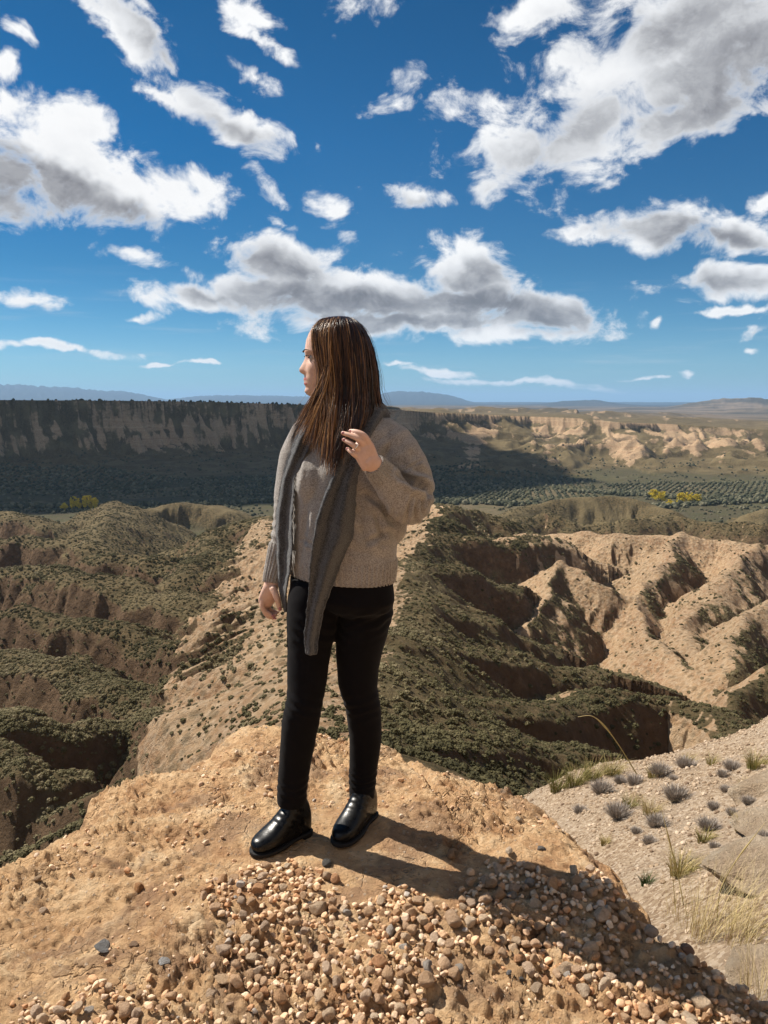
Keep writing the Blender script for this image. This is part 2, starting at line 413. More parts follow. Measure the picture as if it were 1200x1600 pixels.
def height(X, Y):
    X = np.asarray(X, float); Y = np.asarray(Y, float)
    r = np.hypot(X, Y) + 1e-6
    # domain warp so that crests and flanks wander
    ws = np.clip(r / 220.0, 0.12, 1.6)
    wx = fbm(X / 60, Y / 60, 3, 11) * 16 * ws; wy = fbm(X / 60, Y / 60, 3, 23) * 16 * ws
    fine = np.clip(r / 120.0, 0.15, 1.3)
    Xw = X + wx * 0.55 + fbm(X / 14, Y / 14, 3, 31) * 3.4 * fine
    Yw = Y + wy * 0.55 + fbm(X / 14, Y / 14, 3, 37) * 3.4 * fine
    z = base_level(X, Y) + fbm(X / 40, Y / 40, 3, 5) * 3 * np.clip(r / 300, .2, 1)
    flat = sstep(640, 760, r)
    for i, (P, sl, sr, w, rs, rd) in enumerate(RIDGES):
        cx, cy = P[:, 0].mean(), P[:, 1].mean()
        R0 = np.hypot(P[:, 0] - cx, P[:, 1] - cy).max() + 150
        m = np.hypot(X - cx, Y - cy) < R0
        if not m.any(): continue
        x, y = Xw[m], Yw[m]
        d, side, zc, arc = seg_query(x, y, P)
        s = np.where(side < 0, sl, sr) * (1.05 if i == 11 else 1.22)
        if i < 11 and i != 2: s = s * np.where(side < 0, 1.0, 1.0)
        if 15 <= i <= 20: s = s * np.where(side < 0, .80, 1.0)
        # rills: run down the flank, deeper away from the crest, finer with branching
        if i >= 21: rs = rs * .75; w = w * .5
        wob = fbm(d / 30 + i, arc / 60, 2, 55) * 0.5
        rr = ridged(arc / rs + i * 3.1 + wob, d / (rs * 5.0), 3, 60 + i, 0.5) - 0.55
        r2 = ridged(arc / (rs * .33) + i * 1.7 + wob * 2, d / (rs * 2.0), 3, 90 + i, .6) - 0.55
        amp = np.clip(d / (rs * 1.2), 0, 1) * np.clip((r[m] - 15) / 60, .04, 1)
        bare = np.where(side < 0, 1.0, 0.6)
        drop = s * (np.sqrt(d * d + w * w) - w)
        if (i < 11 and i != 2) or 15 <= i <= 20:
            # undercut flank on the side of the ravine: rounded shoulder, steep bare scarp, then a talus foot
            sc_ = np.clip(np.hypot(P[:, 0], P[:, 1]).mean() / 150., .5, 2.2); dj = d + fbm(arc / 14, arc * 0 + i, 3, 171) * 4 * sc_
            a_, b_ = 3.5 * sc_, 15 * sc_
            sca = .40 * np.minimum(dj, a_) + 1.75 * np.clip(dj - a_, 0, b_) + .75 * np.clip(dj - a_ - b_, 0, 400)
            drop = np.where(side > 0, np.clip(sca, 0, None), drop)
        h = zc - drop + rd * amp * rr * 1.5 * np.clip((r[m] - 30) / 80, .15, 1) + rd * 0.42 * amp * r2 * bare * np.clip((r[m] - 60) / 120, .04, 1)
        h = h + fbm(arc / (rs * 1.6), d * 0 + i, 2, 140 + i) * rd * 0.7
        def beyond(a, b):      # how far a place lies past the end a of the crest
            u = (a - b)[:2]; u = u / np.hypot(*u)
            return np.clip((x - a[0]) * u[0] + (y - a[1]) * u[1], 0, 400)
        if 15 <= i <= 20: h = h - 1.3 * beyond(P[0], P[1])
        if i < 11: h = h - .35 * beyond(P[-1], P[-2])
        if i in (11, 12): h = h - np.interp(r[m], [30, 70, 105], [.35, .6, 1.9]) * np.clip(d - np.interp(r[m], [40, 60, 100, 150, 250, 400], [4, 7, 24, 30, 40, 60]), 0, 400) * (side < 0) * (arc > .01)      # its western flank ends in the ravine
        z[m] = smax(h, z[m], 0.8 + 0.007 * r[m])
    # near apron on the right: the stony slope below the ledge
    t = X * 0.97 - Y * 0.10
    ap = -0.25 - 0.375 * Y + 0.06 * X + fbm(X / 2.5, Y / 2.5, 3, 301) * 0.18
    ur = X - 0.42 * Y - 0.3 + fbm(X / 1.4, Y / 1.4, 3, 341) * .5
    ap += 0.25 * (ur + np.sqrt(ur * ur + .8)) + 0.22 * sstep(.25, .5, fbm(X / 1.1, Y / 1.1, 3, 347)) * sstep(.2, 1.2, ur)
    left = 1.35 + 0.10 * Y + fbm(Y / 2.0, Y * 0 + 3, 2, 311) * 0.25
    ul = left - X; ul = .5 * (ul + np.sqrt(ul * ul + .5)); ap = ap - 0.95 * np.clip(ul, 0, 200) - 1.15 * np.clip(Y - (11.2 + 0.28 * X + fbm(X / 1.5, X * 0, 3, 321) * .7), 0, 300)
    ap = np.where(r < 220, ap, -500)
    z = smax(ap + fbm(X / 0.8, Y / 0.8, 3, 331) * 0.10, z, 1.1)
    # ground under and behind the ledge
    bk = -1.6 - 0.8 * np.clip(Y - 1.6, 0, 100) - 0.9 * np.clip(-X - 1.6, 0, 300) + 0.02 * np.clip(-Y, 0, 200)
    bk = np.where(r < 400, bk, -500)
    z = smax(bk, z, 0.6)
    # canyon wall and plateau
    n = np.zeros_like(X)
    m = (r > 560) & (Y > 200)
    if m.any():
        x = X[m] + fbm(X[m] / 300, Y[m] / 300, 3, 41) * 60; y = Y[m] + fbm(X[m] / 300, Y[m] / 300, 3, 43) * 60
        d, side, zc, arc = seg_query(x, y, RIM)
        behind = side < 0
        rightp = sstep(1150, 1750, arc)          # the eastern part breaks into many spurs
        g1 = ridged(arc / 120, d / 420, 3, 201, .55)
        g2 = ridged(arc / 34, d / 150, 3, 207, .55)
        cut = (1 - g1) * (150 + 100 * rightp) + (1 - g2) * (60 - 10 * rightp)
        dd = d + cut * np.clip(d / 60 + 0.35, 0, 1)
        W = 190 + 200 * rightp
        q = np.clip(dd / W, 0, 2)
        prof = np.interp(q, [0, .06, .12, .35, .5, .62, .85, 1.0, 1.3, 2], [0, .09, .20, .44, .52, .66, .83, .89, .955, 1.0])
        zz = zc + (-117 - zc) * prof + fbm(x / 22, y / 22, 3, 211) * 3.5 * np.clip(q * 5, 0, 1) * (q < 1.25)
        # low badland knobs in front of the eastern wall
        kn = ridged(x / 150, y / 110, 3, 231, .45) * 62 - 24
        kn = kn * rightp * np.exp(-((d - 330) / 190) ** 2)
        zz = zz + np.clip(kn, 0, 60) * (~behind) + 14 * np.clip(1 - (d - W) / 260, 0, 1) * np.clip((dd - W * .6) / 100, 0, 1) * (~behind)
        # plateau behind
        far = r[m]
        pl = zc + fbm(x / 700, y / 700, 3, 221) * 5 * np.clip(d / 300, 0, 1) - 0.004 * np.clip(d, 0, 4000)
        rr_ = np.clip((ridged(x / 900, y / 620, 4, 261) - .52) * 60, 0, 40) * rightp * sstep(150, 700, d) * sstep(5200, 2500, far)
        pl = pl + rr_
        n_ = np.where(behind, pl, zz)
        zm = z[m]; z[m] = smax(n_, zm, 3.0)
    # mountains on the horizon: azimuth/height envelopes at several distances
    m = r > 3500
    if m.any():
        a = np.degrees(np.arctan2(X[m], Y[m])); rr = r[m]; zz = z[m]
        def env(lst, R0, Wd, seed, rough=1.0):
            xs = [np.degrees(math.atan2(*ray(px, 628)[:2])) for px, _ in lst]
            ys = [ (math.tan(math.atan2(ray(px, py)[2], math.hypot(*ray(px, py)[:2])))) * R0 for px, py in lst]
            e = np.interp(a, xs, ys) 
            ee = e - zz
            nn = 1 + rough * 0.16 * fbm(a * 0.9, rr / 2500, 5, seed)
            sh = np.exp(-((rr - R0) / Wd) ** 2)
            f2 = ridged(a * 1.4, rr / (R0 * .09), 4, seed + 9)
            return zz + np.clip(ee, 0, None) * sh * nn * (0.86 + 0.14 * f2)
        zz = env([(-900,618),(-500,606),(-200,600),(-60,596),(0,598),(50,601),(100,603),(150,608),(200,611),(235,618),(262,624),(300,619),(340,617),(400,617),(470,619),(540,618),(600,622),(700,628),(1500,628)], 26000, 4200, 401)
        z1 = env([(-900,640),(500,640),(560,626),(600,614),(625,610),(660,611),(700,616),(735,627),(770,633),(1500,640)], 22000, 3000, 421)
        z2 = env([(-900,640),(740,640),(800,634),(850,630),(880,626),(930,624),(960,629),(1010,634),(1500,640)], 15000, 1800, 431, .6)
        z3 = env([(-900,650),(860,650),(930,642),(980,636),(1040,636),(1080,628),(1130,622),(1170,620),(1230,626),(1300,618),(1500,625),(1700,630)], 8500, 1500, 441, 1.2)
        z4 = env([(-900,650),(900,650),(1000,650),(1050,642),(1120,640),(1200,636),(1400,640)], 6000, 700, 451, 1.2)
        zz = np.maximum.reduce([zz, z1, z2, z3, z4])
        z[m] = zz
    # erosion on all scales: branching runnels and small hogbacks on every slope
    em = sstep(30, 70, r) * sstep(820, 600, r)
    e1 = ridged(Xw / 46 + 3, Yw / 46, 4, 601, .55) - .55
    e2 = ridged(X / 15, Y / 15 + 9, 3, 611, .5) - .55
    em = em * (0.30 + 0.70 * np.exp(-((np.degrees(np.arctan2(X, Y)) + 3) / 7.0) ** 2))
    z = z + em * (e1 * 3.6 * np.clip(r / 160, .35, 1.3) + e2 * 1.3 * np.clip(r / 160, .4, 1.2))
    # small roughness everywhere
    z = z + fbm(X / 3.1, Y / 3.1, 3, 71) * 0.34 * np.clip(r / 60, 0.1, 1) * sstep(900, 300, r)
    return z

def build_terrain():
    fa = np.radians(np.concatenate([np.arange(-180, -36, 2.5), np.arange(-36, 36, 0.085), np.arange(36, 180, 2.5)]))
    rr = [1.4]
    while rr[-1] < 60000:
        q = rr[-1]
        f = 1.02 if q < 12 else (1.0075 if q < 60 else (1.0048 if q < 760 else (1.007 if q < 1050 else (1.0032 if q < 2150 else 1.016))))
        rr.append(q * f)
    rr = np.array(rr)
    A, RR = np.meshgrid(fa, rr)
    X = RR * np.sin(A); Y = RR * np.cos(A)
    Z = height(X, Y)
    # slope / aspect -> where scrub grows (north-facing and gentle ground), where marl is bare
    dA = np.zeros_like(Z)
    Xr = np.gradient(X, axis=0); Yr = np.gradient(Y, axis=0); Zr = np.gradient(Z, axis=0)
    Xa = np.gradient(X, axis=1); Ya = np.gradient(Y, axis=1); Za = np.gradient(Z, axis=1)
    nx = Yr * Za - Zr * Ya; ny = Zr * Xa - Xr * Za; nz = Xr * Ya - Yr * Xa
    ln = np.sqrt(nx * nx + ny * ny + nz * nz) * np.sign(nz); nx /= ln; ny /= ln; nz /= ln
    facing = -(nx * SUN_DIR_XY[0] + ny * SUN_DIR_XY[1])        # >0: turned away from the noon side
    steep = np.sqrt(np.clip(1 - nz * nz, 0, 1))
    veg = 0.55 + 1.3 * facing + 0.9 * fbm(X / 34, Y / 34, 4, 501) + 0.4 * (0.5 - steep)
    az = np.degrees(np.arctan2(X, Y))
    azb = np.interp(RR, [50, 100, 250, 380, 480, 600], [-20, -17.2, -12.3, -8.8, -3, 60])
    veg += 1.5 * sstep(1.0, -1.5, az[None] - azb if az.ndim == 1 else az - azb) * (RR < 900)
    veg += 0.42 * sstep(0.5, 3.5, az) * sstep(230, 130, RR) * (RR > 14)
    veg -= 0.75 * sstep(9, 14, az) * sstep(150, 215, RR) * (RR < 640)
    veg -= 0.5 * np.exp(-((az + 6) / 5) ** 2) * (RR < 420)
    veg = sstep(0.25, 0.75, veg)
    veg = np.where(RR < 22, 0.0, veg)
    aw = np.arctan2(X, Y)
    wall = sstep(1000, 1120, RR) * (RR < 2400)
    vw = 0.58 + 1.3 * fbm(aw * 22 + 0.9 * fbm(aw * 40, Z / 30, 3, 523), Z / 45, 5, 521) + 0.5 * fbm(aw * 6, Z / 200, 2, 527) + 0.45 * sstep(-70, -100, Z) + 0.5 * sstep(-22, -6, Z) - 0.9 * (steep - 0.45)
    ker = 21; cs = np.cumsum(np.pad(Z, ((0, 0), (ker // 2 + 1, ker // 2)), mode='edge'), axis=1); Zs = (cs[:, ker:] - cs[:, :-ker]) / ker
    crest = np.clip((Z - Zs) / 2.2, -1.2, 1.2)
    vw = vw * 1.15 + .02 - .22 * crest - .10 * sstep(-5, 8, az)
    veg = veg * (1 - wall) + wall * (.12 + .88 * sstep(-.05, 0.95, vw))
    floor_ = sstep(-108, -113, Z) * sstep(560, 680, RR) * (RR < 2200)
    veg = np.maximum(veg, floor_)
    me = mesh_np('terrain', np.stack([X, Y, Z], -1).reshape(-1, 3), grid_faces(len(rr), len(fa))[:, ::-1])
    fattr(me, 'veg', veg.ravel()); fattr(me, 'valley', floor_.ravel())
    fattr(me, 'steep', (sstep(.62, .84, steep) * (RR > 30) * (RR < 620)).ravel())
    return me, (X, Y, Z, veg, floor_, steep, az, RR)

def mat_terrain():
    m, nt, b, P = material('marl_and_scrub', 0.95, 0.1)
    veg = nt.attr('veg'); val = nt.attr('valley')
    sp = nt.new('ShaderNodeSeparateXYZ'); nt.put(sp.inputs[0], P)
    dist = nt.vmath('LENGTH', P)
    # marl: horizontal beds, pale crusts, rusty seams
    zb = nt.math('ADD', sp.outputs[2], nt.math('MULTIPLY', nt.noise(P, 0.03, 3), 10.0))
    cz = nt.new('ShaderNodeCombineXYZ'); nt.put(cz.inputs[2], zb)
    beds = nt.noise(cz.outputs[0], 0.22, 5, 0.65)
    marl = nt.ramp(beds, [(0.25, (0.25, 0.125, 0.06)), (0.42, (0.35, 0.205, 0.11)), (0.55, (0.42, 0.27, 0.15)), (0.72, (0.52, 0.37, 0.23))])
    big = nt.noise(P, 0.012, 4, 0.6)
    marl = nt.mix(nt.smooth(big, 0.4, 0.65, 0, 0.55), marl, (0.27, 0.18, 0.10))
    g1 = nt.noise(P, 0.9, 5, 0.7)
    marl = nt.mix(nt.smooth(g1, 0.35, 0.7), marl, nt.mix(0.5, marl, (0.62, 0.50, 0.36)), 'MIX')
    spots = nt.voro(P, 0.55)
    dots = nt.smooth(spots, 0.42, 0.25)
    marl = nt.mix(nt.math('MULTIPLY', dots, 0.45), marl, (0.10, 0.085, 0.045))
    # scrub ground: olive and grey-green tufts over brown soil
    s1 = nt.noise(P, 0.55, 6, 0.7)
    s2 = nt.noise(P, 0.035, 4, 0.6)
    scrub = nt.ramp(s1, [(0.30, (0.042, 0.036, 0.019)), (0.44, (0.092, 0.072, 0.036)), (0.58, (0.150, 0.108, 0.056)), (0.75, (0.24, 0.17, 0.095))])
    scrub = nt.mix(nt.smooth(s2, 0.38, 0.66, 0, 0.7), scrub, (0.20, 0.155, 0.082))
    vn = nt.math('ADD', veg, nt.math('MULTIPLY_ADD', nt.noise(P, 0.11, 6, 0.7), 1.3, -0.65))
    vf = nt.smooth(vn, 0.30, 0.70)
    c = nt.mix(vf, marl, scrub)
    # raw brown earth shows on the scarps between the scrub-covered shoulders
    earth = nt.ramp(nt.noise(P, 0.4, 6, 0.7), [(0.3, (0.085, 0.050, 0.030)), (0.55, (0.15, 0.092, 0.055)), (0.75, (0.26, 0.165, 0.10))])
    c = nt.mix(nt.math('MULTIPLY', nt.math('MULTIPLY', nt.attr('steep'), vf), 0.85), c, earth)
    # valley floor fields
    f1 = nt.voro(P, 0.011, out='Color')
    hv = nt.new('ShaderNodeSeparateColor'); nt.put(hv.inputs[0], f1)
    field = nt.ramp(hv.outputs[0], [(0.0, (0.085, 0.075, 0.045)), (0.45, (0.16, 0.125, 0.075)), (0.7, (0.10, 0.09, 0.05)), (0.9, (0.14, 0.11, 0.07))], 'CONSTANT')
    field = nt.mix(nt.smooth(nt.noise(P, 0.08, 4), 0.4, 0.65, 0, 0.6), field, (0.07, 0.075, 0.035))
    c = nt.mix(nt.math('MULTIPLY', val, 0.85), c, field)
    # near the ledge: pinkish-grey gravelly scree
    gr = nt.voro(P, 34.0, out='Color')
    gs = nt.new('ShaderNodeSeparateColor'); nt.put(gs.inputs[0], gr)
    scree = nt.ramp(gs.outputs[0], [(0.0, (0.22, 0.145, 0.09)), (0.4, (0.36, 0.26, 0.17)), (0.75, (0.45, 0.34, 0.235)), (1.0, (0.55, 0.44, 0.33))])
    scree = nt.mix(nt.smooth(nt.noise(P, 0.8, 4), 0.35, 0.7), scree, nt.mix(0.5, scree, (0.42, 0.34, 0.26)))
    c = nt.mix(nt.smooth(dist, 30, 14), c, scree)
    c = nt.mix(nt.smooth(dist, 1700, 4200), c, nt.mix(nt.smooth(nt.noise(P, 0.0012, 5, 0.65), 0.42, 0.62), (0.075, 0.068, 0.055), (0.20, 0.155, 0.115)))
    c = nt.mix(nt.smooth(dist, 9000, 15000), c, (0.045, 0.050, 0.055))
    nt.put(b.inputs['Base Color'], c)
    # relief
    bh = nt.math('ADD', nt.math('MULTIPLY', nt.noise(P, 0.5, 8, 0.72), 2.2), nt.math('MULTIPLY', spots, -0.5))
    far_b = nt.bump(bh, 0.9, 1.0)
    nr = nt.bump(nt.math('ADD', nt.math('MULTIPLY', nt.voro(P, 34.0), 0.4), nt.noise(P, 14, 8, 0.75)), 0.8, 0.08)
    mx = nt.new('ShaderNodeMix', data_type='VECTOR'); nt.put(mx.inputs[0], nt.smooth(dist, 30, 14)); nt.put(mx.inputs[4], far_b); nt.put(mx.inputs[5], nr)
    nt.put(b.inputs['Normal'], mx.outputs[1])
    return m

terrain_me, TG = build_terrain()
terrain = tag(link('terrain', terrain_me, mat_terrain()), kind='structure')

# ------------------------------------------------------------------ haze over the valley
hm = bpy.data.materials.new('haze'); hm.use_nodes = True
hn = NT(hm.node_tree); hn.n.clear()
ho = hn.new('ShaderNodeOutputMaterial'); pv = hn.new('ShaderNodeVolumePrincipled')
pv.inputs['Color'].default_value = (0.42, 0.68, 1.0, 1); pv.inputs['Density'].default_value = 3.6e-5
pv.inputs['Anisotropy'].default_value = 0.1
hn.l.new(pv.outputs[0], ho.inputs['Volume'])
hx, hz0, hz1 = 62000.0, float(TG[2].min()) - 1.0, float(TG[2].max()) + 30.0
hv = np.array([[sx * hx, sy * hx, z] for z in (hz0, hz1) for sy in (-1, 1) for sx in (-1, 1)])
hf = np.array([[0, 2, 3, 1], [4, 5, 7, 6], [0, 1, 5, 4], [2, 6, 7, 3], [0, 4, 6, 2], [1, 3, 7, 5]])
tag(link('haze', mesh_np('haze', hv, hf, False), hm), kind='stuff')
# ------------------------------------------------------------------ scrub covering the slopes (uncountable): instanced tufts
def mat_scrub():
    m, nt, b, P = material('scrub_foliage', 0.9, 0.1)
    oi = nt.new('ShaderNodeObjectInfo')
    tn = nt.math('ADD', nt.math('MULTIPLY', nt.smooth(nt.noise(oi.outputs['Location'], 0.035, 3, 0.6), 0.3, 0.7), 0.6), nt.math('MULTIPLY', oi.outputs['Random'], 0.45))
    c = nt.ramp(tn, [(0.0, (0.046, 0.042, 0.021)), (0.35, (0.105, 0.092, 0.044)), (0.7, (0.185, 0.155, 0.082)), (1.0, (0.33, 0.27, 0.165))])
    n = nt.noise(P, 3.0, 3, 0.7)
    c = nt.mix(nt.smooth(n, 0.3, 0.7), c, nt.mix(0.5, c, (0.02, 0.02, 0.01)))
    nt.put(b.inputs['Base Color'], c)
    return m

def scatter(name, pts, scl, tone, mat, sub=2, rough=0.55, squash=0.75):
    me = bpy.data.meshes.new(name)
    me.vertices.add(len(pts)); me.vertices.foreach_set('co', np.asarray(pts, np.float32).ravel())
    fattr(me, 'size', scl); fattr(me, 'tone', tone)
    o = link(name, me)
    ng = bpy.data.node_groups.new(name, 'GeometryNodeTree')
    ng.interface.new_socket('Geometry', in_out='INPUT', socket_type='NodeSocketGeometry')
    ng.interface.new_socket('Geometry', in_out='OUTPUT', socket_type='NodeSocketGeometry')
    N = ng.nodes; L = ng.links
    gi = N.new('NodeGroupInput'); go = N.new('NodeGroupOutput')
    ico = N.new('GeometryNodeMeshIcoSphere'); ico.inputs['Subdivisions'].default_value = sub; ico.inputs['Radius'].default_value = 0.5
    sp = N.new('GeometryNodeSetPosition')
    nz = N.new('ShaderNodeTexNoise'); nz.inputs['Scale'].default_value = 6.5; nz.inputs['Detail'].default_value = 3; nz.inputs['Roughness'].default_value = .8
    pos = N.new('GeometryNodeInputPosition')
    mr = N.new('ShaderNodeMapRange'); mr.inputs[1].default_value = 0.3; mr.inputs[2].default_value = 0.7; mr.inputs[3].default_value = 1 - rough; mr.inputs[4].default_value = 1 + rough
    vm = N.new('ShaderNodeVectorMath'); vm.operation = 'MULTIPLY'
    vs = N.new('ShaderNodeVectorMath'); vs.operation = 'MULTIPLY'; vs.inputs[1].default_value = (1, 1, squash)
    L.new(pos.outputs[0], nz.inputs['Vector']); L.new(nz.outputs[0], mr.inputs[0]); L.new(pos.outputs[0], vm.inputs[0]); L.new(mr.outputs[0], vm.inputs[1])
    L.new(vm.outputs[0], vs.inputs[0]); L.new(ico.outputs[0], sp.inputs[0]); L.new(vs.outputs[0], sp.inputs['Position'])
    smt = N.new('GeometryNodeSetMaterial'); smt.inputs['Material'].default_value = mat
    L.new(sp.outputs[0], smt.inputs[0])
    iop = N.new('GeometryNodeInstanceOnPoints')
    na = N.new('GeometryNodeInputNamedAttribute'); na.data_type = 'FLOAT'; na.inputs['Name'].default_value = 'size'
    rv = N.new('FunctionNodeRandomValue'); rv.data_type = 'FLOAT_VECTOR'; rv.inputs[0].default_value = (-.25, -.25, 0); rv.inputs[1].default_value = (.25, .25, 6.28)
    L.new(gi.outputs[0], iop.inputs['Points']); L.new(smt.outputs[0], iop.inputs['Instance']); L.new(na.outputs[0], iop.inputs['Scale']); L.new(rv.outputs[0], iop.inputs['Rotation'])
    L.new(iop.outputs[0], go.inputs[0])
    md = o.modifiers.new('scatter', 'NODES'); md.node_group = ng
    return tag(o, kind='stuff')

def scrub_points(n, r0, r1, seed, thr=0.35, azr=(-30, 30), power=1.0, use=None):
    """random places on the terrain grid between two distances, where scrub grows"""
    X, Y, Z, veg, fl, steep, az, RR = TG
    g = np.random.RandomState(seed)
    rr = RR[:, 0]; aa = az[0]
    u = g.rand(n) ** power
    r = r0 * (r1 / r0) ** u
    a = azr[0] + (azr[1] - azr[0]) * g.rand(n)
    i = np.clip(np.searchsorted(rr, r) - 1, 0, len(rr) - 2); fi = (r - rr[i]) / (rr[i + 1] - rr[i])
    j = np.clip(np.searchsorted(aa, a) - 1, 0, len(aa) - 2); fj = (a - aa[j]) / (aa[j + 1] - aa[j])
    def bl(A): return (A[i, j] * (1 - fi) + A[i + 1, j] * fi) * (1 - fj) + (A[i, j + 1] * (1 - fi) + A[i + 1, j + 1] * fi) * fj
    x = r * np.sin(np.radians(a)); y = r * np.cos(np.radians(a)); z = bl(Z); v = bl(veg); f = bl(fl)
    v = v + 0.9 * fbm(x / 9, y / 9, 3, seed + 5)
    pk = np.clip((v - thr) * 0.50 + 0.07, 0.03, 0.36) * (1 - .8 * sstep(.62, .8, bl(steep)))
    pk = pk * np.where((a > -1) & (r < 190), .26, 1.0)          # the slope just right of the ledge is thinly covered
    keep = g.rand(n) < pk
    keep &= f < 0.5 if use is None else use(x, y, z, f)
    return x[keep], y[keep], z[keep], r[keep], g

msc = mat_scrub()
P_ = []; S_ = []; T_ = []
for (n, r0, r1, sd, s0, s1) in ((170000, 34, 110, 1, .16, .62), (260000, 95, 300, 2, .26, .85), (200000, 280, 700, 3, .45, 1.4)):
    x, y, z, r, g = scrub_points(n, r0, r1, sd)
    s = s0 + (s1 - s0) * g.rand(len(x)) ** 2.2
    P_.append(np.stack([x, y, z + s * 0.12], -1)); S_.append(s)
    T_.append(np.clip(0.38 + 0.9 * fbm(x / 25, y / 25, 3, 77) + 0.25 * g.randn(len(x)), 0, 1))
scatter('hillside_scrub', np.concatenate(P_), np.concatenate(S_), np.concatenate(T_), msc, sub=3, rough=.7)
# ------------------------------------------------------------------ the rock ledge she stands on
def P2(lst, z=0.0):
    return np.array([onz(px, py, z)[:2] for px, py in lst])
EDGE_PX = [(-120,1372),(-50,1345),(0,1318),(40,1298),(75,1280),(112,1264),(126,1248),(136,1226),(150,1215),(150,1196),(172,1190),(200,1180),(240,1176),(258,1170),(300,1161),(325,1152),(338,1140),(352,1125),(372,1118),(400,1117),(440,1112),(475,1113),(500,1121),(530,1130),(560,1135),(590,1142),(615,1148),(640,1163),(672,1170),(700,1172),(735,1178),(765,1180),(790,1192),(803,1206),(823,1212),(843,1232),(880,1262),(910,1280),(943,1306),(960,1326),(973,1347),(997,1367),(1007,1390),(1033,1417),(1050,1433),(1087,1447),(1100,1463),(1130,1473),(1157,1492),(1180,1508),(1200,1522),(1290,1570)]
EDGE = np.vstack([P2(EDGE_PX), [[1.75, 1.35], [2.6, 0.6], [3.0, -2.4], [-3.6, -2.4], [-3.4, 0.4], [-2.3, 1.6]]])
STEP = P2([(850,1238),(866,1263),(882,1290),(896,1306),(918,1328),(924,1344),(944,1366),(964,1396),(990,1432),(1022,1464),(1050,1482)])
FISS = P2([(622,1150),(640,1172),(655,1190),(672,1222),(690,1246),(706,1270)])

def poly_sd(X, Y, P):
    """signed distance, + inside"""
    d = np.full(X.shape, 1e9); ins = np.zeros(X.shape, bool)
    n = len(P)
    for i in range(n):
        a = P[i]; b = P[(i + 1) % n]
        e = b - a
        t = np.clip(((X - a[0]) * e[0] + (Y - a[1]) * e[1]) / (e @ e), 0, 1)
        d = np.minimum(d, np.hypot(X - a[0] - e[0] * t, Y - a[1] - e[1] * t))
        c = ((a[1] > Y) != (b[1] > Y)) & (X < (b[0] - a[0]) * (Y - a[1]) / (b[1] - a[1] + 1e-12) + a[0])
        ins ^= c
    return np.where(ins, d, -d)
def line_q(X, Y, P):
    Q = np.hstack([P, np.zeros((len(P), 1))])
    d, side, _, arc = seg_query(X, Y, Q)
    return d, side, arc

FEET = np.array([[-0.33, 2.31], [-0.09, 2.39]])
def rock_z(X, Y):
    X = np.asarray(X, float); Y = np.asarray(Y, float)
    jx = fbm(X / .16, Y / .16, 3, 701) * 0.035; jy = fbm(X / .16, Y / .16, 3, 703) * 0.035
    d = poly_sd(X + jx, Y + jy, EDGE)
    big = fbm(X / 1.1, Y / 1.1, 2, 711) * 0.05
    mid = fbm(X / .28, Y / .28, 4, 713)
    # flaky layers: noise quantised to thin sheets with soft risers
    q = (fbm((X + Y * .4) / .42, Y / .30, 5, 717, .58) + 0.7) * 7.0
    fl = np.floor(q); fr = q - fl
    ter = (fl + sstep(0.55, 1.0, fr)) * 0.0085 - 0.04
    ca, sa = math.cos(.6), math.sin(.6); U = X * ca - Y * sa; W = X * sa + Y * ca
    chip = 0.012 * sstep(.1, .5, fbm(U / .10, W / .045, 3, 751)) - 0.012 * sstep(.45, .8, ridged(U / .16, W / .07, 3, 753))
    c2 = 0.008 * sstep(.05, .35, fbm(U / .045, W / .018, 3, 757)) - 0.007 * sstep(.5, .8, ridged(U / .07, W / .03, 2, 759))
    rgh = 0.6 + 1.1 * sstep(-.15, .3, fbm(X / .5, Y / .5, 3, 761))
    fine = (chip * .8 + c2 * 1.15) * rgh + fbm(X / .05, Y / .05, 5, 719, .75) * 0.0065
    pits = -0.003 * sstep(0.62, 0.85, ridged(X / .11, Y / .11, 2, 723))
    lump = 0.006 * sstep(0.18, 0.42, fbm(X / .085, Y / .085, 2, 727)) * sstep(-0.05, .2, fbm(X / .7, Y / .7, 2, 729))
    z = big + mid * 0.022 + ter + fine + pits + lump
    df = np.minimum(np.hypot(X - FEET[0, 0], Y - FEET[0, 1]), np.hypot(X - FEET[1, 0], Y - FEET[1, 1]))
    calm = 0.25 + 0.75 * sstep(0.12, 0.34, df)
    dust = np.exp(-(((X - 0.18) / .36) ** 2 + ((Y - 2.12) / .17) ** 2))         # smooth dusty hollow beside the boots
    z = z * calm * (1 - 0.75 * dust)
    z = z - 0.10 * np.exp(-np.clip(d, 0, 9) / 0.10) * (0.6 + 0.8 * (fbm(X / .3, Y / .3, 2, 731) + .5))
    # fallen-away strip on the right
    ds, ss, arc = line_q(X + jx * .5, Y + jy * .5, STEP)
    inside = (ss < 0) & (ds < 0.5) & (arc > 0.001) & (arc < 0.80)
    z = z - np.where(inside, 0.036 * sstep(0.0, 0.010, ds), 0)
    dfz, _, af = line_q(X + jx * .6, Y, FISS)
    z = z - 0.03 * np.exp(-(dfz / .010) ** 2)
    z = z + 0.006 * np.exp(-((dfz - .03) / .03) ** 2)
    # sides
    dl = poly_sd(X + fbm(X / .6, Y / .6, 2, 745) * .05, Y + fbm(X / .6, Y / .6, 2, 747) * .05, EDGE)
    out = np.minimum(np.clip(-d, 0, 9), .02) + np.clip(-dl - .02, 0, 9)
    side = out * (3.6 + 1.0 * fbm(X / .7, Y / .7, 2, 741)) + .03 * fbm(X / .12, Y / .12, 3, 743) * sstep(0, .03, out)
    z = z * (1 - .8 * sstep(0, .04, out)) - np.where(out > 0, side, 0)
    return np.maximum(z, -4.5), d

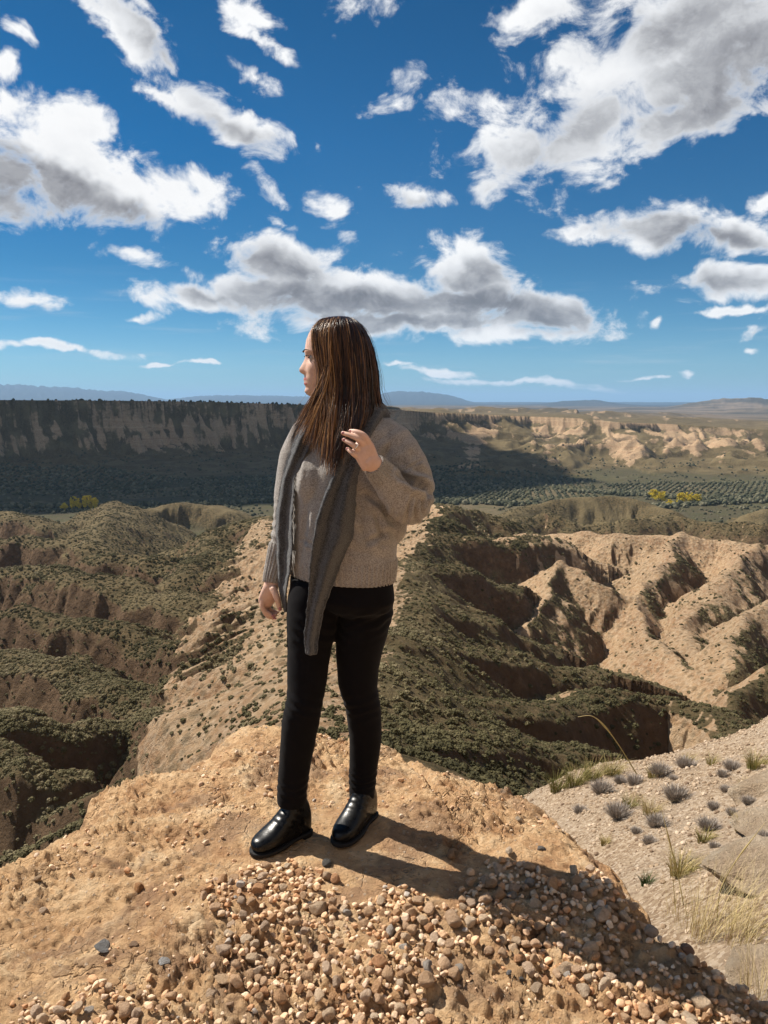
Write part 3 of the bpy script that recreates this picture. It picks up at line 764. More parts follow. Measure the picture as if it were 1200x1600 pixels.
def build_ledge():
    def ax(a, f0, f1, b, s, c):
        lo = f0 - np.cumsum(np.geomspace(s, c, int(2 * (f0 - a) / (s + c)) + 1)); hi = f1 + np.cumsum(np.geomspace(s, c, int(2 * (b - f1) / (s + c)) + 1))
        return np.concatenate([lo[::-1], np.arange(f0, f1, s), hi])
    xs = ax(-4.6, -1.75, 1.75, 4.2, 0.006, 0.12); ys = ax(-3.4, 1.35, 3.6, 5.0, 0.006, 0.12)
    X, Y = np.meshgrid(xs, ys)
    Z, d = rock_z(X, Y)
    me = mesh_np('rock_ledge', np.stack([X, Y, Z], -1).reshape(-1, 3), grid_faces(len(ys), len(xs)))
    return me

def mat_ledge():
    m, nt, b, P = material('sandy_rock', 0.93, 0.12)
    n1 = nt.noise(P, 1.6, 6, 0.62); n2 = nt.noise(P, 7.0, 7, 0.68); n3 = nt.noise(P, 38.0, 6, 0.7); n4 = nt.noise(P, 3.4, 5, 0.6, 0.6)
    c = nt.ramp(n2, [(0.30, (0.32, 0.165, 0.085)), (0.42, (0.52, 0.30, 0.155)), (0.54, (0.70, 0.455, 0.25)), (0.68, (0.84, 0.63, 0.40))])
    c = nt.mix(nt.smooth(n1, 0.42, 0.66, 0, 0.65), c, (0.72, 0.48, 0.265))
    c = nt.mix(nt.smooth(n4, 0.51, 0.61, 0, 0.7), c, (0.34, 0.21, 0.13))
    c = nt.mix(nt.smooth(n3, 0.57, 0.70, 0, 0.5), c, (0.26, 0.155, 0.09))
    c = nt.mix(nt.smooth(n3, 0.44, 0.30, 0, 0.5), c, (0.78, 0.60, 0.40))
    lich = nt.math('MULTIPLY', nt.smooth(nt.noise(P, 5.2, 5, 0.65), 0.60, 0.68), nt.smooth(nt.noise(P, 60, 3, 0.6), 0.42, 0.6))
    c = nt.mix(nt.math('MULTIPLY', lich, 0.6), c, (0.20, 0.17, 0.14))
    # grains and small clasts bound in the crust
    v = nt.voro(P, 75.0, out='Color'); vd = nt.voro(P, 75.0)
    hs = nt.new('ShaderNodeSeparateColor'); nt.put(hs.inputs[0], v)
    clast = nt.math('MULTIPLY', nt.smooth(hs.outputs[0], 0.80, 0.86), nt.smooth(vd, 0.42, 0.30))
    c = nt.mix(nt.math('MULTIPLY', clast, 0.55), c, nt.ramp(hs.outputs[1], [(0, (0.25, 0.17, 0.12)), (0.5, (0.55, 0.42, 0.30)), (1, (0.66, 0.55, 0.43))]))
    nt.put(b.inputs['Base Color'], c)
    h = nt.math('ADD', nt.math('MULTIPLY', n2, 1.6), nt.math('MULTIPLY', nt.noise(P, 26.0, 10, 0.78), 1.3))
    h = nt.math('ADD', h, nt.math('MULTIPLY', clast, 0.22))
    wp = nt.vmath('ADD', P, nt.vmath('SCALE', nt.noise(P, 6.0, 4, 0.6, color=True), scale=0.16))
    crk = nt.math('MULTIPLY', nt.smooth(nt.voro(wp, 4.5, 'DISTANCE_TO_EDGE'), 0.022, 0.0), nt.smooth(nt.noise(P, 2.2, 3), 0.46, 0.6))
    h = nt.math('SUBTRACT', h, nt.math('MULTIPLY', crk, 0.9))
    h = nt.math('SUBTRACT', h, nt.math('MULTIPLY', nt.smooth(nt.voro(P, 22.0, 'DISTANCE_TO_EDGE'), 0.06, 0.0), 0.10))
    nt.put(b.inputs['Normal'], nt.bump(h, 0.85, 0.032))
    return m
ledge = tag(link('rock_ground', build_ledge(), mat_ledge()), kind='structure')

# ------------------------------------------------------------------ stones
def ico(sub):
    import bmesh
    bm = bmesh.new(); bmesh.ops.create_icosphere(bm, subdivisions=sub, radius=1.0)
    V = np.array([v.co[:] for v in bm.verts]); F = np.array([[v.index for v in f.verts] for f in bm.faces]); bm.free()
    return V, F
ICO_V, ICO_F = ico(3)
def stone_template(seed):
    g = np.random.RandomState(seed)
    V = ICO_V.copy()
    n = g.randn(9, 3); n /= np.linalg.norm(n, axis=1)[:, None]
    off = g.uniform(0.56, 0.95, 9)
    V = V * np.array([1, g.uniform(.55, .95), g.uniform(.42, .8)])
    dots = V @ n.T
    for k in range(9):
        ex = np.clip(dots[:, k] - off[k] * .72, 0, None); V = V - ex[:, None] * n[k] * 0.98; dots = V @ n.T
    q = 1 + 0.10 * (vnoise(V[:, 0] * 2.1 + seed, V[:, 1] * 2.1 + V[:, 2] * 1.7, seed)) + 0.07 * vnoise(V[:, 0] * 6 + V[:, 2] * 5, V[:, 1] * 6 + seed, seed + 3)
    return V * q[:, None]
TEMPL = [stone_template(s) for s in range(16)]

def mat_stone(name, per_object):
    m, nt, b, P = material(name, 0.9, 0.15)
    if per_object:
        oi = nt.new('ShaderNodeObjectInfo'); base = oi.outputs['Color']
    else:
        base = nt.attr('tint', 'Color')
    n = nt.noise(P, 60.0 if not per_object else 2.2, 6, 0.7)
    c = nt.mix(nt.smooth(n, 0.3, 0.72), nt.vmath('MULTIPLY', base, (0.86, 0.80, 0.74)), nt.vmath('MULTIPLY', base, (1.15, 1.15, 1.15)))
    nt.put(b.inputs['Base Color'], c)
    n2 = nt.noise(P, 130.0 if not per_object else 4.5, 6, 0.75)
    nt.put(b.inputs['Normal'], nt.bump(n2, 0.7, 0.006 if not per_object else 0.3))
    return m
M_ST1, M_ST2 = mat_stone('pebble_surface', True), mat_stone('gravel_surface', False)
STONE_ME = []
for k, T in enumerate(TEMPL):
    me = mesh_np('stone', T, ICO_F); me.materials.append(M_ST1); STONE_ME.append(me)
TINTS = np.array([[.64,.43,.27],[.68,.47,.31],[.57,.35,.20],[.70,.53,.37],[.60,.45,.33],[.55,.31,.17],[.72,.57,.42],[.42,.38,.34]])

PILE = [P2(l) for l in (
 [(322,1405),(345,1376),(395,1372),(455,1352),(498,1368),(525,1402),(575,1416),(602,1396),(655,1404),(690,1428),(735,1402),(738,1372),(770,1350),(830,1358),(860,1392),(905,1440),(985,1500),(1080,1538),(1230,1556),(1300,1640),(1080,1700),(985,1590),(900,1556),(850,1510),(770,1480),(700,1490),(700,1520),(790,1556),(842,1600),(850,1760),(330,1760),(372,1600),(385,1545),(352,1500),(342,1440)],
 [(884,1372),(910,1362),(955,1378),(985,1408),(1012,1440),(1040,1470),(985,1462),(940,1440),(895,1405)],
 [(40,1585),(90,1572),(200,1556),(262,1556),(280,1590),(380,1590),(380,1760),(40,1760)],
 [(1040,1455),(1090,1462),(1160,1500),(1230,1540),(1130,1520),(1060,1490)],
)]
def in_pile(x, y):
    return np.maximum.reduce([poly_sd(x, y, p) for p in PILE])

g = np.random.RandomState(21)
placed = []; cells = {}
def try_place(x, y, r, k):
    cx, cy = int(x // .06), int(y // .06)
    for i in range(cx - 1, cx + 2):
        for j in range(cy - 1, cy + 2):
            for (a, b, c) in cells.get((i, j), ()):
                if (a - x) ** 2 + (b - y) ** 2 < (k * (c + r)) ** 2: return False
    cells.setdefault((cx, cy), []).append((x, y, r)); return True
for (r0, r1, n, k) in ((.0195, .028, 130, .8), (.0135, .0195, 1500, .76), (.0095, .0135, 5200, .74), (.0052, .0095, 13000, .72)):
    x = g.uniform(-1.1, 1.7, n); y = g.uniform(1.25, 2.35, n)
    sd = in_pile(x, y)
    dn = fbm(x / .25, y / .25, 2, 801)
    for i in range(n):
        if sd[i] + 0.05 * dn[i] + (0.008 if r0 < .012 else 0) + .014 * g.randn() < 0.0: continue
        if np.hypot((x[i] - .33) / .19, (y[i] - 1.60) / .13) < 1 + .5 * dn[i]: continue      # bare patch at the lower right
        r = r0 + (r1 - r0) * g.rand() ** 1.5
        if dn[i] < -0.30 and g.rand() < .6: continue
        if try_place(x[i], y[i], r, k): placed.append((x[i], y[i], r, 0))
# scattered small stones over the rest of the ledge
nsc = 3400
x = g.uniform(-1.9, 1.5, nsc); y = g.uniform(1.4, 3.3, nsc)
dd = poly_sd(x, y, EDGE); dn = fbm(x / .35, y / .35, 3, 811)
for i in range(nsc):
    if dd[i] < 0.04 or dn[i] < -0.06: continue
    if np.hypot(*(FEET - [x[i], y[i]]).T).min() < .16: continue
    if abs(x[i] - .18) < .3 and abs(y[i] - 2.12) < .14: continue
    r = 0.0035 + 0.009 * g.rand() ** 3
    if try_place(x[i], y[i], r, .9): placed.append((x[i], y[i], r, 1))
placed = np.array(placed)
zz, _ = rock_z(placed[:, 0], placed[:, 1])
# the largest as seen stay individual stones
app = placed[:, 2] / np.hypot(placed[:, 1], CAM_H)
vis = (placed[:, 1] > 1.56) & (np.abs(placed[:, 0]) < 0.53 * np.hypot(placed[:, 1], CAM_H) * 1.02)
order = np.argsort(-(app * (placed[:, 3] == 0) * vis))
solo = set(order[:270].tolist())

def rotm(a, b, c):
    return np.array(Matrix.Rotation(a, 3, 'Z') @ Matrix.Rotation(b, 3, 'X') @ Matrix.Rotation(c, 3, 'Y'))
def stone_label(x, y, r, ti):
    colr = ['peach', 'peach', 'rusty orange', 'pale cream', 'greyish beige', 'rusty orange', 'pale cream', 'greyish beige'][ti]
    sz = 'large' if r > .0205 else 'small'
    if x > 0.62: where = 'in the trail of gravel running off to the right'
    elif x > 0.22 and y > 1.92: where = 'where her shadow crosses the gravel'
    elif x < -0.62: where = 'in the gravel at the bottom left of the ledge'
    elif y > 1.95: where = 'near the top of the gravel patch below the boots'
    else: where = 'low in the gravel patch in front of the boots'
    return f'{sz} {colr} stone {where}'
VV = []; FF = []; CC = []; nb = 0
for i, (x, y, r, kind) in enumerate(placed):
    ti = int(g.choice(8, p=[.22, .20, .12, .18, .09, .06, .11, .02])); tint = TINTS[ti] * g.uniform(.92, 1.28)
    Rm = rotm(g.uniform(0, 6.28), g.uniform(-.5, .5), g.uniform(-.5, .5))
    t = int(g.randint(len(TEMPL)))
    s = r * 1.22
    z = zz[i] + r * (0.48 if kind == 0 else 0.3) + (g.uniform(-.002, .008) if kind == 0 else 0)
    if i in solo:
        o = link('stone', STONE_ME[t])
        o.location = (x, y, z); o.rotation_euler = Matrix(Rm.tolist()).to_euler(); o.scale = (s, s, s)
        o.color = (tint[0], tint[1], tint[2], 1)
        tag(o, stone_label(x, y, r, ti), 'stone', 'stones of the gravel patch')
    else:
        T = TEMPL[t] if r > .007 else TEMPL[t]
        VV.append((T * s) @ Rm.T + [x, y, z]); FF.append(ICO_F + nb); nb += len(T)
        CC.append(np.repeat(tint[None], len(T), 0))
me = mesh_np('gravel', np.concatenate(VV), np.concatenate(FF)); cattr(me, 'tint', np.concatenate(CC))
tag(link('gravel', me, M_ST2), kind='stuff')
print('stones', len(placed))

# stones that lie alone on the bare rock
LONE = [(512,1352,.0135,(.13,.13,.125),'dark grey stone lying alone just below the right boot'),
 (475,1357,.006,(.42,.30,.2),'tiny tan pebble between the boots and the gravel'),
 (346,1532,.019,(.62,.44,.28),'flat peach stone standing apart left of the gravel patch, large'),
 (333,1408,.013,(.55,.38,.25),'peach stone at the upper left corner of the gravel patch'),
 (332,1558,.014,(.56,.42,.30),'rounded beige stone left of the gravel patch near the bottom edge'),
 (361,1570,.013,(.58,.40,.27),'knobbly stone beside the rounded beige one near the bottom edge'),
 (256,1505,.013,(.46,.46,.46),'pale grey flat pebble on the bare rock left of the gravel'),
 (217,1395,.017,(.50,.27,.13),'pointed orange stone standing up on the bare rock'),
 (160,1480,.020,(.24,.24,.24),'flat dark grey slab of stone on the left of the ledge'),
 (209,1478,.013,(.30,.20,.13),'brown stone right of the flat dark grey slab'),
 (840,1548,.0125,(.50,.38,.27),'beige stone alone on the bare patch at lower right'),
 (815,1531,.006,(.12,.12,.12),'small dark pebble on the bare patch at lower right'),
 (795,1521,.0075,(.22,.22,.23),'small bluish grey pebble at the edge of the bare patch'),
 (884,1553,.007,(.66,.55,.42),'small pale pebble on the bare patch at lower right'),
 (705,1337,.016,(.42,.27,.16),'brown stone lying in the middle of her shadow'),
 (810,1283,.013,(.55,.45,.34),'pale stone near the right rim of the ledge'),
 (845,1328,.011,(.20,.19,.18),'dark stone on the rock above her shadow near the right rim'),
 (934,1478,.017,(.56,.40,.28),'stone standing proud at the edge of her shadow on the right'),
 (1075,1488,.018,(.40,.25,.18),'rounded reddish stone at the right end of her shadow'),
 (60,1375,.012,(.50,.36,.24),'small stone near the left rim of the ledge'),
 (68,1428,.012,(.56,.42,.3),'pale stone low on the left of the ledge')]
for k, (px, py, r, c, lab) in enumerate(LONE):
    p = onz(px, py, 0.0)
    z = float(rock_z(np.array([p[0]]), np.array([p[1]]))[0][0])
    p = onz(px, py, z)
    o = link('stone', STONE_ME[(k * 5) % 16]); o.location = (p[0], p[1], z + r * .35); o.rotation_euler = (g.uniform(-.3, .3), g.uniform(-.3, .3), g.uniform(0, 6))
    fz = .35 if 'flat' in lab else (1.6 if 'pointed' in lab else 1)
    o.scale = (r * 1.5, r * 1.5, r * 1.5 * fz); o.color = (*c, 1)
    tag(o, lab, 'stone')
# ------------------------------------------------------------------ the woman
def S(py, Y):
    v = (800.0 - py) / FOC
    return Y / (CP + SP * v) / FOC          # metres per photo pixel at that depth
FWD = np.array([-0.6, -0.8, 0]); LFT = np.array([0.8, -0.6, 0])   # where the torso faces, and her left

class Tubes:
    """collects closed lofts that are then fused into one continuous skin"""
    def __init__(s): s.V = []; s.F = []; s.n = 0
    def add(s, rings):
        """rings: list of (k,3) arrays"""
        k = len(rings[0]); V = np.concatenate(rings + [rings[0].mean(0)[None], rings[-1].mean(0)[None]])
        m = len(rings); F = []
        for i in range(m - 1):
            for j in range(k):
                a = i * k + j; b = i * k + (j + 1) % k
                F.append((a, b, b + k)); F.append((a, b + k, a + k))
        for j in range(k):
            F.append((m * k, (j + 1) % k, j)); F.append((m * k + 1, (m - 1) * k + j, (m - 1) * k + (j + 1) % k))
        s.V.append(V); s.F.append(np.array(F) + s.n); s.n += len(V)
    def flat(s, secs, k=28, yaw=None):
        """horizontal elliptical rings: (py, xl, xr, Y, depth_half) ; yaw=(L,F) rotates the ellipse"""
        rings = []
        for (py, xl, xr, Y, b) in secs:
            c = at((xl + xr) / 2, py, Y); w = (xr - xl) / 2 * S(py, Y)
            if yaw is not None:
                L, Fd = yaw
                a = math.sqrt(max(w * w - (Fd[0] * b) ** 2, 1e-6)) / abs(L[0])
            else: L, Fd, a = np.array([1., 0, 0]), np.array([0, -1., 0]), w
            t = np.arange(k) * 2 * np.pi / k
            rings.append(c + np.outer(np.cos(t) * a, L) + np.outer(np.sin(t) * b, Fd))
        s.add(rings)
    def path(s, pts, k=20, sq=1.0, up=(0, -1, 0), n=None):
        """round tube: pts rows (x,y,z,r[,flat]) through which a smooth path runs, rounded ends"""
        P = np.array(pts, float)
        if P.shape[1] == 4: P = np.hstack([P, np.ones((len(P), 1))])
        P = catmull(P, n or 5)
        C_ = P[:, :3]; T = np.gradient(C_, axis=0); T /= np.linalg.norm(T, axis=1)[:, None]
        rings = []
        def ring(c, t, r, f):
            u = np.cross(t, up); u /= np.linalg.norm(u); v = np.cross(u, t)
            a = np.arange(k) * 2 * np.pi / k
            return c + np.outer(np.cos(a) * r, u) + np.outer(np.sin(a) * r * f, v)
        r0 = P[0, 3]; r1 = P[-1, 3]
        for q in (0.98, 0.8, 0.45): rings.append(ring(C_[0] - T[0] * r0 * q * .8, T[0], r0 * math.sqrt(1 - q * q), P[0, 4]))
        for i in range(len(P)): rings.append(ring(C_[i], T[i], P[i, 3], P[i, 4]))
        for q in (0.45, 0.8, 0.98): rings.append(ring(C_[-1] + T[-1] * r1 * q * .8, T[-1], r1 * math.sqrt(1 - q * q), P[-1, 4]))
        s.add(rings)
    def mesh(s, name, voxel=None, smooth=0, factor=.5):
        V = np.concatenate(s.V); F = np.concatenate(s.F)
        me = mesh_np(name, V, F)
        if voxel is None: return me
        o = bpy.data.objects.new('tmp', me); col.objects.link(o)
        md = o.modifiers.new('r', 'REMESH'); md.mode = 'VOXEL'; md.voxel_size = voxel; md.use_smooth_shade = True
        if smooth:
            ms = o.modifiers.new('s', 'SMOOTH'); ms.iterations = smooth; ms.factor = factor
        dg = bpy.context.evaluated_depsgraph_get(); dg.update()
        out = bpy.data.meshes.new_from_object(o.evaluated_get(dg)); out.name = name
        bpy.data.objects.remove(o); bpy.data.meshes.remove(me)
        return out
def getv(me):
    a = np.empty(len(me.vertices) * 3, np.float32); me.vertices.foreach_get('co', a); return a.reshape(-1, 3).astype(float)
def setv(me, V):
    me.vertices.foreach_set('co', V.astype(np.float32).ravel()); me.update()
def getn(me):
    a = np.empty(len(me.vertices) * 3, np.float32); me.vertices.foreach_get('normal', a); return a.reshape(-1, 3).astype(float)
def catmull(P, n):
    P = np.asarray(P, float)
    if len(P) < 3: return P
    Q = np.vstack([2 * P[0] - P[1], P, 2 * P[-1] - P[-2]]); out = []
    for i in range(1, len(Q) - 2):
        for t in np.arange(n) / n:
            a, b, c, d = Q[i - 1], Q[i], Q[i + 1], Q[i + 2]
            out.append(0.5 * (2 * b + (c - a) * t + (2 * a - 5 * b + 4 * c - d) * t * t + (3 * b - a - 3 * c + d) * t ** 3))
    out.append(P[-1]); return np.array(out)
def q(px, py, Y, *r): return [*at(px, py, Y), *r]
def vn3(V, f, seed, o=3):
    return fbm(V[:, 0] * f + V[:, 2] * f * .31, V[:, 1] * f * .7 + V[:, 2] * f, o, seed)

HY = 2.36                                              # depth of the head
HF = np.array([-0.985, -0.17, 0]); HL = np.array([0.17, -0.985, 0])
HC = 532.0
def hp(px, py, side=0.0):
    """point on the head: photo column in profile, row, and metres towards her left"""
    c = at(HC, py, HY)
    return c + HF * ((HC - px) * S(py, HY) / 0.985) + HL * side

def build_head(T):
    yy = [497.5,499,502,506,511,517,524,532,540,546,550,554,558,562,566,570,574,577,580,583,586,589,592,594.5,597,600,603,606,609,612,615,618,620.5,622]
    front = lambda y: np.interp(y, [497,499,502,506,511,517,524,532,543,550,558,566,575,585,591,596,601,605,609,612,616,619,622], [526,514,503,495,489,485,481.5,478.5,476.8,476.2,477.6,477.8,477.4,477.0,476.0,476.2,476.4,478.6,477.6,477.6,479.6,483,492])
    back = lambda y: np.interp(y, [497,499,502,506,511,520,535,550,565,580,590,600,606,612,618,622], [530,536,545,552,559,567,574,577,576,572,567,560,552,540,522,508])
    hw = lambda y: np.interp(y, [497,499,502,506,512,520,532,545,560,572,585,595,603,609,614,618,622], [.006,.018,.032,.043,.054,.063,.073,.0755,.0745,.072,.066,.060,.053,.047,.039,.029,.012])
    rings = []
    k = 72; t = np.arange(k) * 2 * np.pi / k
    for y in yy:
        s = S(y, HY); xf = (HC - front(y)) * s; xb = (HC - back(y)) * s; w = hw(y)
        c, sn = np.cos(t), np.sin(t)
        ex = 0.80 if y > 535 else 1.0
        al = np.where(c > 0, xf * np.abs(c) ** ex, -abs(xb) * np.abs(c) ** .95); al = np.where(c > 0, al, xb * np.abs(c) ** .95)
        sd = w * np.sign(sn) * np.abs(sn) ** 0.93
        fr = (c > 0)
        nose = np.interp(y, [553,558,562,566,571,575,578,581,583,586,588], [0,.8,2.2,4.2,7.0,9.3,10.6,9.6,7.6,1.6,0]) * s
        nw = np.interp(y, [556,566,575,580,586], [.0060,.0075,.010,.0125,.011])
        al = al + fr * nose * np.exp(-(sd / nw) ** 2)
        lip = np.interp(y, [586,589,591.5,594,596.2,598.5,601.5,604,606], [0,.6,1.7,2.0,.3,1.9,1.5,0,0]) * s
        al = al + fr * lip * np.exp(-(sd / .019) ** 2)
        al = al + fr * 0.0035 * math.exp(-((y - 612) / 5) ** 2) * np.exp(-(sd / .018) ** 2)
        for sg in (-1, 1):
            al = al - fr * 0.0105 * math.exp(-((y - 560.5) / 5.0) ** 2) * np.exp(-((sd - sg * .031) / .015) ** 2)
            al = al + fr * 0.0035 * math.exp(-((y - 551) / 3.2) ** 2) * np.exp(-((sd - sg * .030) / .020) ** 2)
            al = al + fr * 0.0045 * math.exp(-((y - 577) / 9) ** 2) * np.exp(-((sd - sg * .042) / .018) ** 2)
        cz = at(HC, y, HY)
        rings.append(cz + np.outer(al, HF) + np.outer(sd, HL))
    T.add(rings)

def finger(T, pts, r0, r1):
    n = len(pts); rs = np.linspace(r0, r1, n)
    T.path([list(p) + [r] for p, r in zip(pts, rs)], k=14, n=4)

def build_body():
    T = Tubes()
    build_head(T)
    T.flat([(598,520,566,2.365,.050),(615,522,566,2.365,.052),(635,522,574,2.365,.056),(655,514,584,2.37,.062)], k=32)
    # trunk and legs, a little inside the clothes
    T.flat([(655,512,585,2.37,.050),(676,492,600,2.37,.068),(704,474,606,2.37,.088),(760,470,605,2.37,.098),(830,468,600,2.37,.088),(900,462,606,2.37,.095),(945,466,596,2.37,.08)], yaw=(LFT, FWD))
    T.path([q(492,950,2.36,.055), q(480,1090,2.325,.048), q(466,1170,2.33,.044), q(458,1250,2.348,.027), q(462,1275,2.37,.018)])
    T.path([q(564,950,2.38,.055), q(565,1090,2.405,.048), q(570,1170,2.43,.044), q(566,1240,2.452,.027), q(570,1258,2.465,.018)])
    # her left arm (bent, at the right of the picture), her right arm hanging
    T.path([q(604,700,2.32,.034), q(624,736,2.295,.030), q(634,785,2.25,.030), q(612,760,2.18,.027), q(586,728,2.118,.026), q(578,719,2.108,.0245)])
    T.path([q(488,700,2.44,.036), q(463,760,2.465,.036), q(446,830,2.45,.036), q(432,880,2.42,.028), q(425,913,2.395,.0235)])
    # --- raised hand: back of the hand to the viewer, fingers pointing up and to her chin side
    Y0 = 2.105
    W = q(580,722,Y0)
    T.path([q(582,724,Y0+.003,.0245,.72), q(575,715,Y0,.029,.60), q(570,706,Y0-.002,.031,.52), q(566,700,Y0-.001,.029,.46)], k=24, n=5)
    for a, b in (((583,722),(578.5,696)), ((579,724),(571.5,697)), ((575,727),(565,703)), ((572,730),(560.5,713))):
        T.path([q(*a,Y0,.0135), q((a[0]+b[0])/2,(a[1]+b[1])/2,Y0-.002,.0128), q(*b,Y0-.003,.0110)], k=14)
    finger(T, [at(578.5,696,Y0-.003), at(570,681.5,Y0-.012), at(558,675,Y0-.006), at(547.5,673.5,Y0+.008)], .0092, .0062)   # index
    finger(T, [at(571.5,698,Y0-.004), at(561,687,Y0-.015), at(548,680.5,Y0-.010), at(535.5,676.5,Y0+.002)], .0092, .0060)       # middle
    finger(T, [at(565,705,Y0-.003), at(555.5,698,Y0-.015), at(546,692,Y0-.011), at(537,687,Y0+.001)], .0088, .0058)       # ring
    finger(T, [at(560.5,715,Y0-.001), at(553,710,Y0-.011), at(547.5,705.5,Y0-.007), at(542.5,701,Y0+.003)], .0080, .0052) # little
    finger(T, [at(585,715,Y0+.018), at(576,699,Y0+.030), at(563,688,Y0+.032), at(551,681,Y0+.026)], .0120, .0078)         # thumb, behind
    # --- hanging hand: seen from the thumb side, fingers curled
    Y1 = 2.385
    T.path([q(424,912,2.392,.0225,.75), q(422,921,Y1,.0255,.62), q(419,931,Y1-.002,.0275,.55), q(416,939,Y1-.003,.0265,.48)], k=24, up=(.35,-1,0))
    finger(T, [at(411,934,Y1-.008), at(410,947,Y1-.014), at(415,956,Y1-.014), at(424,961,Y1-.010)], .0098, .0066)
    finger(T, [at(412,938,Y1+.006), at(412,952,Y1+.002), at(418,962,Y1+.000), at(427,965.5,Y1+.002)], .0098, .0066)
    finger(T, [at(415,940,Y1+.020), at(415,953,Y1+.018), at(422,960,Y1+.014), at(431,961,Y1+.012)], .0094, .0064)
    finger(T, [at(419,940,Y1+.034), at(420,950,Y1+.032), at(427,955.5,Y1+.028), at(434,957,Y1+.024)], .0084, .0056)
    finger(T, [at(427,920,Y1-.016), at(431.5,931,Y1-.026), at(435,942,Y1-.026), at(437,951,Y1-.022)], .0118, .0078)
    me = T.mesh('body', voxel=0.0022, smooth=3)
    V = getv(me)
    def near(p, r): return np.exp(-(np.linalg.norm(V - p, axis=1) / r) ** 2)
    lips = np.zeros(len(V))
    for sd in np.linspace(-.02, .02, 9):
        for y in (592.5, 600.0):
            lips = np.maximum(lips, near(hp(475.0 + abs(sd) * 150, y, sd), .0050))
    fattr(me, 'lips', np.clip(lips * 1.5 - .3, 0, 1))
    return me

def mat_skin():
    m, nt, b, P = material('skin', 0.48, 0.4)
    n = nt.noise(P, 45, 4, 0.6)
    c = nt.mix(nt.smooth(n, 0.3, 0.7), (0.62, 0.385, 0.285), (0.70, 0.455, 0.350))
    c = nt.mix(nt.attr('lips'), c, (0.48, 0.14, 0.13))
    nt.put(b.inputs['Base Color'], c)
    b.inputs['Subsurface Weight'].default_value = 0.15
    b.inputs['Subsurface Radius'].default_value = (1.0, 0.35, 0.2)
    b.inputs['Subsurface Scale'].default_value = 0.008
    nt.put(b.inputs['Normal'], nt.bump(nt.noise(P, 420, 3, 0.6), 0.12, 0.001))
    return m

def mat_knit(name, ca, cb, fuzz=900, rib=None):
    m, nt, b, P = material(name, 0.95, 0.12)
    n = nt.noise(P, fuzz * .3, 4, 0.75); n2 = nt.noise(P, 26, 4, 0.6)
    c = nt.mix(nt.smooth(n, 0.36, 0.64), ca, cb)
    c = nt.mix(nt.smooth(n2, 0.35, 0.7, 0, 0.25), c, tuple(v * .7 for v in ca))
    nt.put(b.inputs['Base Color'], c)
    b.inputs['Sheen Weight'].default_value = 0.35; b.inputs['Sheen Roughness'].default_value = 0.5
    h = nt.math('ADD', nt.noise(P, fuzz * .35, 4, 0.8), nt.math('MULTIPLY', n2, .6))
    nt.put(b.inputs['Normal'], nt.bump(h, 0.8, 0.006))
    return m
M_SKIN = mat_skin()
M_SWE = mat_knit('sweater_wool', (0.235, 0.208, 0.188), (0.54, 0.495, 0.455))
M_SCA = mat_knit('scarf_wool', (0.022, 0.024, 0.029), (0.105, 0.110, 0.122), 700)

root = empty('person', (-0.2, 2.36, 0.0))
tag(root, 'woman in grey sweater and long scarf on the rock ledge, touching her brown hair', 'person')
body = link('body', build_body(), M_SKIN, root)

